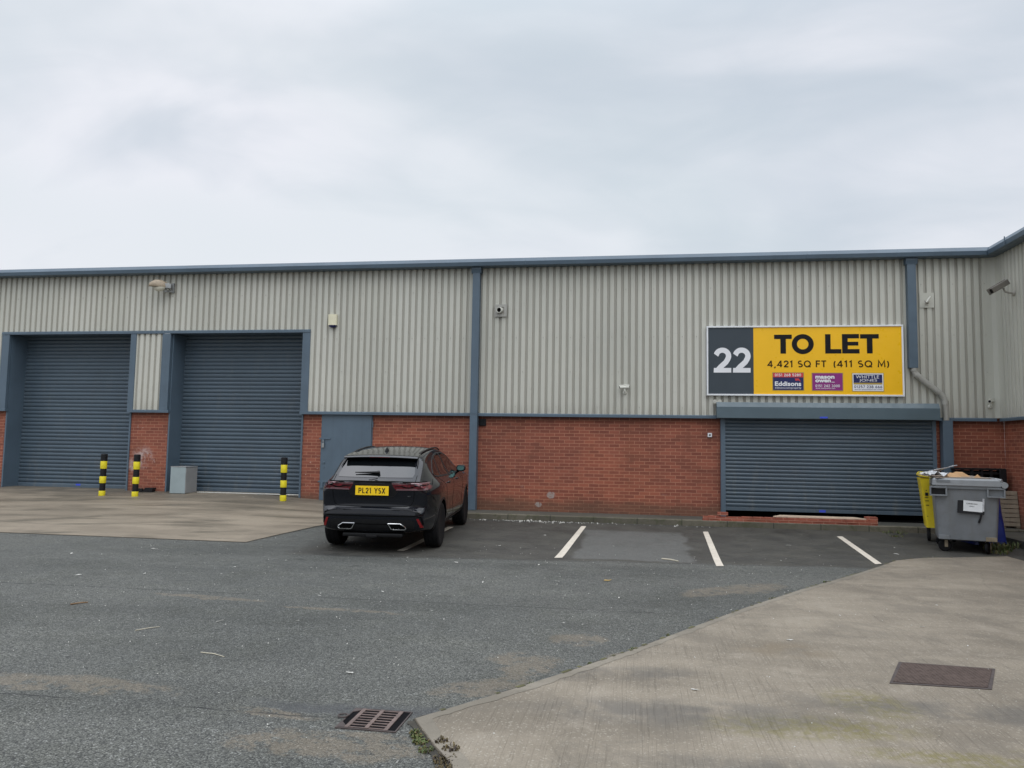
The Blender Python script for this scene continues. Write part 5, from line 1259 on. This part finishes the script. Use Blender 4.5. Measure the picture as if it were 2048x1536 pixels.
# leaping emblem and badges
leap = [(-.075, 1.108), (-.03, 1.118), (.0, 1.136), (.035, 1.140), (.06, 1.132), (.045, 1.126), (.02, 1.124), (.055, 1.104), (.085, 1.094), (.04, 1.102), (.005, 1.112), (-.03, 1.106)]
over('emblem', 'rear', leap, m_rim, .006, .03)
bt = text_bm('P250', .545, .60, .855, .868, 0, .01)
for v in bt.verts:
    q_ = proj('rear', v.co.x, v.co.z, .004); v.co = q_ if q_ else v.co
obj('badge', bt, m_chrome, CAR, local=True, recalc=False)
# side glazing etc.
for s_, view in ((1, 'right'), (-1, 'left')):
    DLO = [(.86, 1.175), (.98, 1.255), (1.25, 1.40), (1.55, 1.475), (1.95, 1.515), (2.35, 1.505), (2.70, 1.435), (3.0, 1.315), (3.34, 1.12), (3.30, 1.085), (2.2, 1.085), (1.10, 1.115), (.90, 1.135)]
    GW = sover('side_window', view, DLO, m_glass, .004, .04)
    over('window_surround', view, stripe(DLO+[DLO[0]], .022), m_trim, .0055, .04, GW)
    over('door_pillar', view, [(2.05, 1.085), (2.17, 1.085), (2.10, 1.515), (2.02, 1.515)], m_trim, .006, .04, GW)
    over('window_divider', view, [(1.30, 1.10), (1.34, 1.10), (1.52, 1.47), (1.48, 1.465)], m_trim, .006, .04, GW)
    line(view, [(2.11, 1.08), (2.13, .75), (2.12, .36)]); line(view, [(1.02, 1.12), (1.12, 1.05), (1.28, .92), (1.42, .72), (1.45, .60)]); line(view, [(3.20, 1.08), (3.22, .8), (3.16, .36)]); line(view, [(1.5, .36), (2.4, .345), (3.2, .36)])
    line(view, [(.66, 1.10), (.46, 1.02)]) 
    over('sill_trim', view, [(1.46, .335), (3.36, .335), (3.36, .245), (1.46, .245)], m_trim, .006, .06)
    for yy in (AXR, AXF):
        arc = [(yy+.432*math.cos(R(a_)), .335+.427*math.sin(R(a_))) for a_ in range(-6, 187, 8)]
        over('arch_moulding', view, stripe(arc, .036), m_trim, .005, .05)
    over('fuel_flap' if s_ > 0 else 'panel_gap', view, stripe([(.80, 1.02), (.94, 1.02), (.94, .88), (.80, .88), (.80, 1.02)], .005), m_gap, .0022, .03)
    for yy in (1.62, 2.62):
        h0, h1 = proj(view, yy-.11, .985, .018), proj(view, yy+.11, .975, .018)
        mb = MB(); mb.tube([proj(view, yy-.13, .985, 0), h0, h0.lerp(h1, .5)+Vector((s_*.006, 0, 0)), h1, proj(view, yy+.13, .975, 0)], [.010, .014, .015, .014, .010], 10); obj('door_handle', mb, m_car, CAR, local=True, smooth=True)
    # mirror
    mb = MB(); Mm = Matrix.Translation((s_*.965, 3.0, 1.155)) @ Matrix.Scale(.84, 4) @ Matrix.Rotation(R(-s_*8), 4, 'Z')
    ring_s = [(-.055, .088, .066), (-.045, .108, .082), (0, .112, .086), (.06, .085, .066), (.10, .03, .03)]
    rings = [[mb.bm.verts.new(Mm @ Vector((math.copysign(abs(math.cos(a_*math.pi/12))**.7, math.cos(a_*math.pi/12))*rx_, yo, math.copysign(abs(math.sin(a_*math.pi/12))**.75, math.sin(a_*math.pi/12))*rz_))) for a_ in range(24)] for yo, rx_, rz_ in ring_s]
    for a, b_ in zip(rings, rings[1:]):
        for k in range(24): mb.bm.faces.new((a[k], a[(k+1) % 24], b_[(k+1) % 24], b_[k]))
    mb.bm.faces.new(rings[0]); mb.bm.faces.new(rings[-1])
    mb.tube([(s_*.86, 3.12, 1.06), (s_*.90, 3.06, 1.10), (s_*.95, 3.02, 1.12)], [.035, .028, .025], 10)
    MI = obj('door_mirror', mb, m_car, CAR, local=True, smooth=True)
    mb = MB(); mb.bm.faces.new([mb.bm.verts.new(Mm @ Vector((math.copysign(abs(math.cos(a_*math.pi/12))**.7, math.cos(a_*math.pi/12))*.078, -.0565, math.copysign(abs(math.sin(a_*math.pi/12))**.75, math.sin(a_*math.pi/12))*.058))) for a_ in range(24)]); obj('mirror_glass', mb, m_mir, MI, local=True)
    # roof rail
    mb = MB(); pts = []
    for yy, zz in ((.78, 1.515), (.95, 1.548), (1.3, 1.585), (1.9, 1.612), (2.4, 1.600), (2.62, 1.565), (2.72, 1.535)):
        pts.append((s_*(.585-.02*abs(yy-1.8)), yy, zz))
    mb.tube([tuple(p_) for p_ in catmull(pts, 4)], .015, 10); obj('roof_rail', mb, m_trim, CAR, local=True, smooth=True)
# windscreen (far side)
# shark fin
zt = 1.575; mb = MB(); rings = []
for u, wd, zz in ((0, .030, 0), (.3, .026, .03), (.65, .014, .055), (1.0, .004, .066)):
    rings.append([mb.bm.verts.new((math.cos(a_*math.pi/6)*wd, .94+.02*u+math.sin(a_*math.pi/6)*(.085-.06*u)-.03*u, zt+zz)) for a_ in range(12)])
for a, b_ in zip(rings, rings[1:]):
    for k in range(12): mb.bm.faces.new((a[k], a[(k+1) % 12], b_[(k+1) % 12], b_[k]))
mb.bm.faces.new(rings[-1]); obj('shark_fin_antenna', mb, m_trim, CAR, local=True, smooth=True)
# the body rides a little high over its wheels
for o in [BODY]+[q_ for ch in CAR.children for q_ in [ch]+list(ch.children)]:
    if o is BODY and o.get('lifted'): continue
    for v in o.data.vertices: v.co.z += .05*min(max((1.6-v.co.z)/.5, 0), 1)
    o['lifted'] = 1
for o in [q_ for ch in CAR.children for q_ in [ch]+list(ch.children)]: del o['lifted']
# wheels
def wheel(s_, yy):
    Mw = Matrix.Translation((s_*.825, yy, WR)) @ Matrix.Scale(1.0, 4) @ Matrix.Rotation(R(90*s_), 4, 'Y')
    mb = MB(); mb.lathe([(.272, -.115), (.30, -.126), (.345, -.122), (.366, -.105), (.374, -.07), (.374, -.045), (.368, -.042), (.368, -.036), (.374, -.033), (.374, .033), (.368, .036), (.368, .042), (.374, .045), (.374, .07), (.366, .105), (.345, .122), (.30, .126), (.272, .115)], Mw, 56)
    T_ = obj('tyre', mb, m_rubber, CAR, local=True, smooth=True)
    mb = MB(); mb.lathe([(.10, -.10), (.268, -.11), (.274, .108), (.262, .112), (.252, .09), (.24, .03)], Mw, 48)
    for k in range(5):
        for da in (-.16, .16):
            an = k*2*math.pi/5+da; a2 = k*2*math.pi/5+da*.45
            p0 = Vector((.06*math.cos(a2), .06*math.sin(a2), .075)); p1 = Vector((.256*math.cos(an), .256*math.sin(an), .098))
            mb.tube([Mw @ p0, Mw @ p1], [.020, .014], 6)
    mb.lathe([(0, .095), (.05, .093), (.068, .08), (.07, .05)], Mw, 24)
    obj('rim', mb, m_rim, T_, local=True, smooth=True)
    mb = MB(); mb.lathe([(.0, .012), (.19, .012), (.19, -.01), (0, -.01)], Mw, 32); obj('brake_disc', mb, m_steel, T_, local=True)
    # inner arch liner
for yy in (AXR, AXF):
    for s_ in (-1, 1): wheel(s_, yy)

# ------------------------------------------------------------------ litter, twigs, weeds
def lay(x, y, base=None):
    z = gz(x, y)
    return z
def twig(name, label, p0, p1, r, mat):
    z0, z1 = gz(*p0)+r, gz(*p1)+r; mid = ((p0[0]+p1[0])/2+.01, (p0[1]+p1[1])/2+.01, (z0+z1)/2+.004)
    mb = MB(); mb.tube([(p0[0], p0[1], z0), mid, (p1[0], p1[1], z1)], [r, r*.9, r*.7], 7)
    solo(name, mb, mat, label, 'stick', (p0[0], p0[1], gz(*p0)), 'sticks lying on the asphalt', smooth=True)
twig('stick', 'pale thin stick lying on the asphalt, leaning up to the right', (-4.43, 6.41), (-4.31, 6.59), .0042, m_twig)
twig('stick', 'pale thin stick on the asphalt nearest the drain grate', (-3.47, 5.88), (-3.22, 5.80), .0042, m_twig)
twig('stick', 'short brown twig lying farthest left on the asphalt', (-5.75, 7.24), (-5.65, 7.37), .008, m_twigb)
twig('stick', 'tan stick lying in the empty bay between the white lines', (.38, 12.3), (.62, 12.1), .012, m_twig)
mb = MB(); mb.prism([(.0, .0, 0), (.07, .015, 0), (.10, .045, .012), (.06, .06, 0), (.01, .04, .008)], (0, 0, .004)); mb.bm.transform(Matrix.Translation((-.42, 10.1, .006)))
solo('dead_leaf', mb, m_leaf, 'curled dead leaf on the open asphalt in front of the bays', 'leaf', (-.38, 10.13, .004))
rg = random.Random(11)
scrap_mesh = []
for k in range(6):
    mb = MB(); nn_ = rg.randint(4, 6); pts = []
    for j in range(nn_):
        a_ = 2*math.pi*j/nn_; rr_ = rg.uniform(.35, 1.0); pts.append((math.cos(a_)*.034*rr_*(2.1 if k % 2 else 1.1), math.sin(a_)*.018*rr_, rg.uniform(0, .008)))
    mb.prism(pts, (0, 0, .004)); o = obj('paper_scrap', mb, m_scrap); scrap_mesh.append(o)
spots = [(218, 1156), (402, 1306)][:1]
spot_xy = [(-6.2, 9.1), (-5.4, 9.9), (-4.9, 8.6), (-6.9, 8.8), (-5.0, 10.6), (-3.2, 7.1), (-2.9, 8.7), (-1.9, 9.6), (-.7, 7.6), (-1.0, 9.9), (.3, 10.8), (1.3, 11.1), (2.2, 12.6), (2.6, 14.2), (1.9, 13.6), (.1, 14.7), (-.4, 13.4), (-1.7, 14.4), (-2.3, 13.0), (-2.8, 15.1), (2.9, 13.2), (4.4, 14.4), (4.7, 13.5), (4.2, 13.7), (-2.1, 5.6), (-3.9, 6.9), (-6.0, 11.8), (-7.5, 11.2), (-5.2, 11.3), (-8.3, 10.4), (-2.6, 11.1), (-1.4, 11.2), (-.2, 9.0), (.9, 12.6), (3.1, 15.6), (-3.0, 9.9), (-3.5, 8.3), (-9.2, 14.6), (-8.0, 15.9), (-10.8, 15.1), (-12.9, 15.2), (2.75, 8.2), (1.35, 7.35), (.4, 5.7), (3.3, 9.4), (4.9, 10.6), (5.2, 12.3), (-9.1, 16.95), (-8.9, 17.0), (2.73, 6.72)]
first = True; used = set()
def zsurf(x, y):
    z = gz(x, y)+.006
    if y < 13.5 and x > -1.0 and (x+1.35)*1.27 > (y-4.77)*.62+.6: z += .012
    if x < -6.3 and y > 12.4: z += .008
    return z
for i, (x_, y_) in enumerate(spot_xy+[(rg.uniform(-9, 3), rg.uniform(7.5, 15.5)) for _ in range(40)]):
    src = scrap_mesh[i % 6]
    if i % 6 not in used and i < 6: o = src; used.add(i)
    else: o = src.copy(); C.objects.link(o)
    s_ = rg.uniform(.40, .95) if i < len(spot_xy) else rg.uniform(.2, .45); o.location = (x_, y_, zsurf(x_, y_)); o.rotation_euler = (rg.uniform(-.15, .15), rg.uniform(-.15, .15), rg.uniform(0, 6.28)); o.scale = (s_, s_, s_)
    tag(o, 'small torn white scrap of paper lying on the yard', 'litter', 'paper scraps scattered over the yard')
# white crumbs along the kerb
mb = MB()
for k in range(150):
    x_ = rg.gauss(-2.0, .55) if k < 100 else rg.uniform(-3.6, 1.6); y_ = 16.47-abs(rg.gauss(0, .13)); s_ = rg.uniform(.006, .014)*(2.2 if rg.random() < .15 else 1)
    mb.obox(Matrix.Translation((x_, y_, gz(x_, y_)+s_*.4)) @ Matrix.Rotation(rg.uniform(0, 6), 4, (rg.random(), rg.random(), rg.random()+.1)), s_*1.5, s_, s_*.8)
tag(obj('rubble_crumbs', mb, m_scrap), 'white rubble crumbs swept along the kerb', 'rubble', kind='stuff')
mb = MB()
for k in range(500):
    x_, y_ = rg.uniform(-8, 3), rg.uniform(4, 13); s_ = rg.uniform(.002, .007)
    mb.obox(Matrix.Translation((x_, y_, zsurf(x_, y_)-.004+s_*.3)) @ Matrix.Rotation(rg.uniform(0, 6), 4, (rg.random(), rg.random(), rg.random()+.1)), s_*1.5, s_, s_*.8)
tag(obj('loose_grit', mb, [m_scrap]), 'loose pale and dark grit on the asphalt', 'grit', kind='stuff')
# weeds
def weeds(name, label, spots_, mats, seed):
    rg = random.Random(seed); mb = MB()
    for cx, cy, cz, rad, nb, hh in spots_:
        for _ in range(nb):
            a_ = rg.uniform(0, 6.28); rr_ = rad*math.sqrt(rg.random()); x_, y_ = cx+math.cos(a_)*rr_, cy+math.sin(a_)*rr_
            h_ = hh*rg.uniform(.4, 1.1); le = rg.uniform(0, 6.28); lx, ly = math.cos(le)*h_*.7, math.sin(le)*h_*.7; wd = rg.uniform(.003, .007)*(1+hh*6)
            px_, py_ = -math.sin(le)*wd, math.cos(le)*wd
            b0, b1 = mb.bm.verts.new((x_-px_, y_-py_, cz)), mb.bm.verts.new((x_+px_, y_+py_, cz))
            m0, m1 = mb.bm.verts.new((x_+lx*.45-px_*.8, y_+ly*.45-py_*.8, cz+h_*.7)), mb.bm.verts.new((x_+lx*.45+px_*.8, y_+ly*.45+py_*.8, cz+h_*.7))
            tp = mb.bm.verts.new((x_+lx, y_+ly, cz+h_*.85))
            f0 = mb.bm.faces.new((b0, b1, m1, m0)); f1 = mb.bm.faces.new((m0, m1, tp))
            mi = 0 if rg.random() < .72 else 1; f0.material_index = f1.material_index = mi
    o = obj(name, mb, mats, recalc=False); tag(o, label, 'weeds', kind='stuff'); return o
weeds('slab_weeds', 'low green weeds growing at the slab corner', [(-1.27, 4.50, .002, .04, 90, .016), (-1.22, 4.42, .002, .045, 120, .018), (-1.16, 4.32, .002, .05, 90, .016), (-1.30, 4.56, .002, .03, 30, .02), (-.36, 6.23, .002, .03, 30, .02), (-.02, 6.78, .002, .03, 20, .02), (-.75, 5.63, .002, .03, 20, .02), (.30, 7.32, .002, .04, 18, .02), (1.55, 9.40, .002, .05, 18, .02), (2.45, 10.75, .002, .05, 18, .03)], [m_grass, m_moss], 4)
weeds('slab_moss', 'dead brown moss clumps along the broken slab edge', [(-1.02, 4.20, .004, .07, 110, .022), (-1.10, 4.42, .018, .04, 50, .02), (-1.02, 4.33, .018, .05, 60, .02), (-.98, 4.06, .004, .07, 100, .02)], [m_moss, m_rust], 6)
weeds('corner_weeds', 'green weeds growing behind the grey bin by the kerb', [(6.1, 14.55, .06, .22, 170, .13), (6.35, 14.9, .08, .25, 150, .12), (6.0, 14.2, .05, .15, 70, .07), (6.45, 15.5, .1, .2, 80, .12), (5.0, 16.42, .12, .25, 60, .06), (4.9, 15.9, .1, .12, 40, .05)], [m_grass, m_moss], 8)
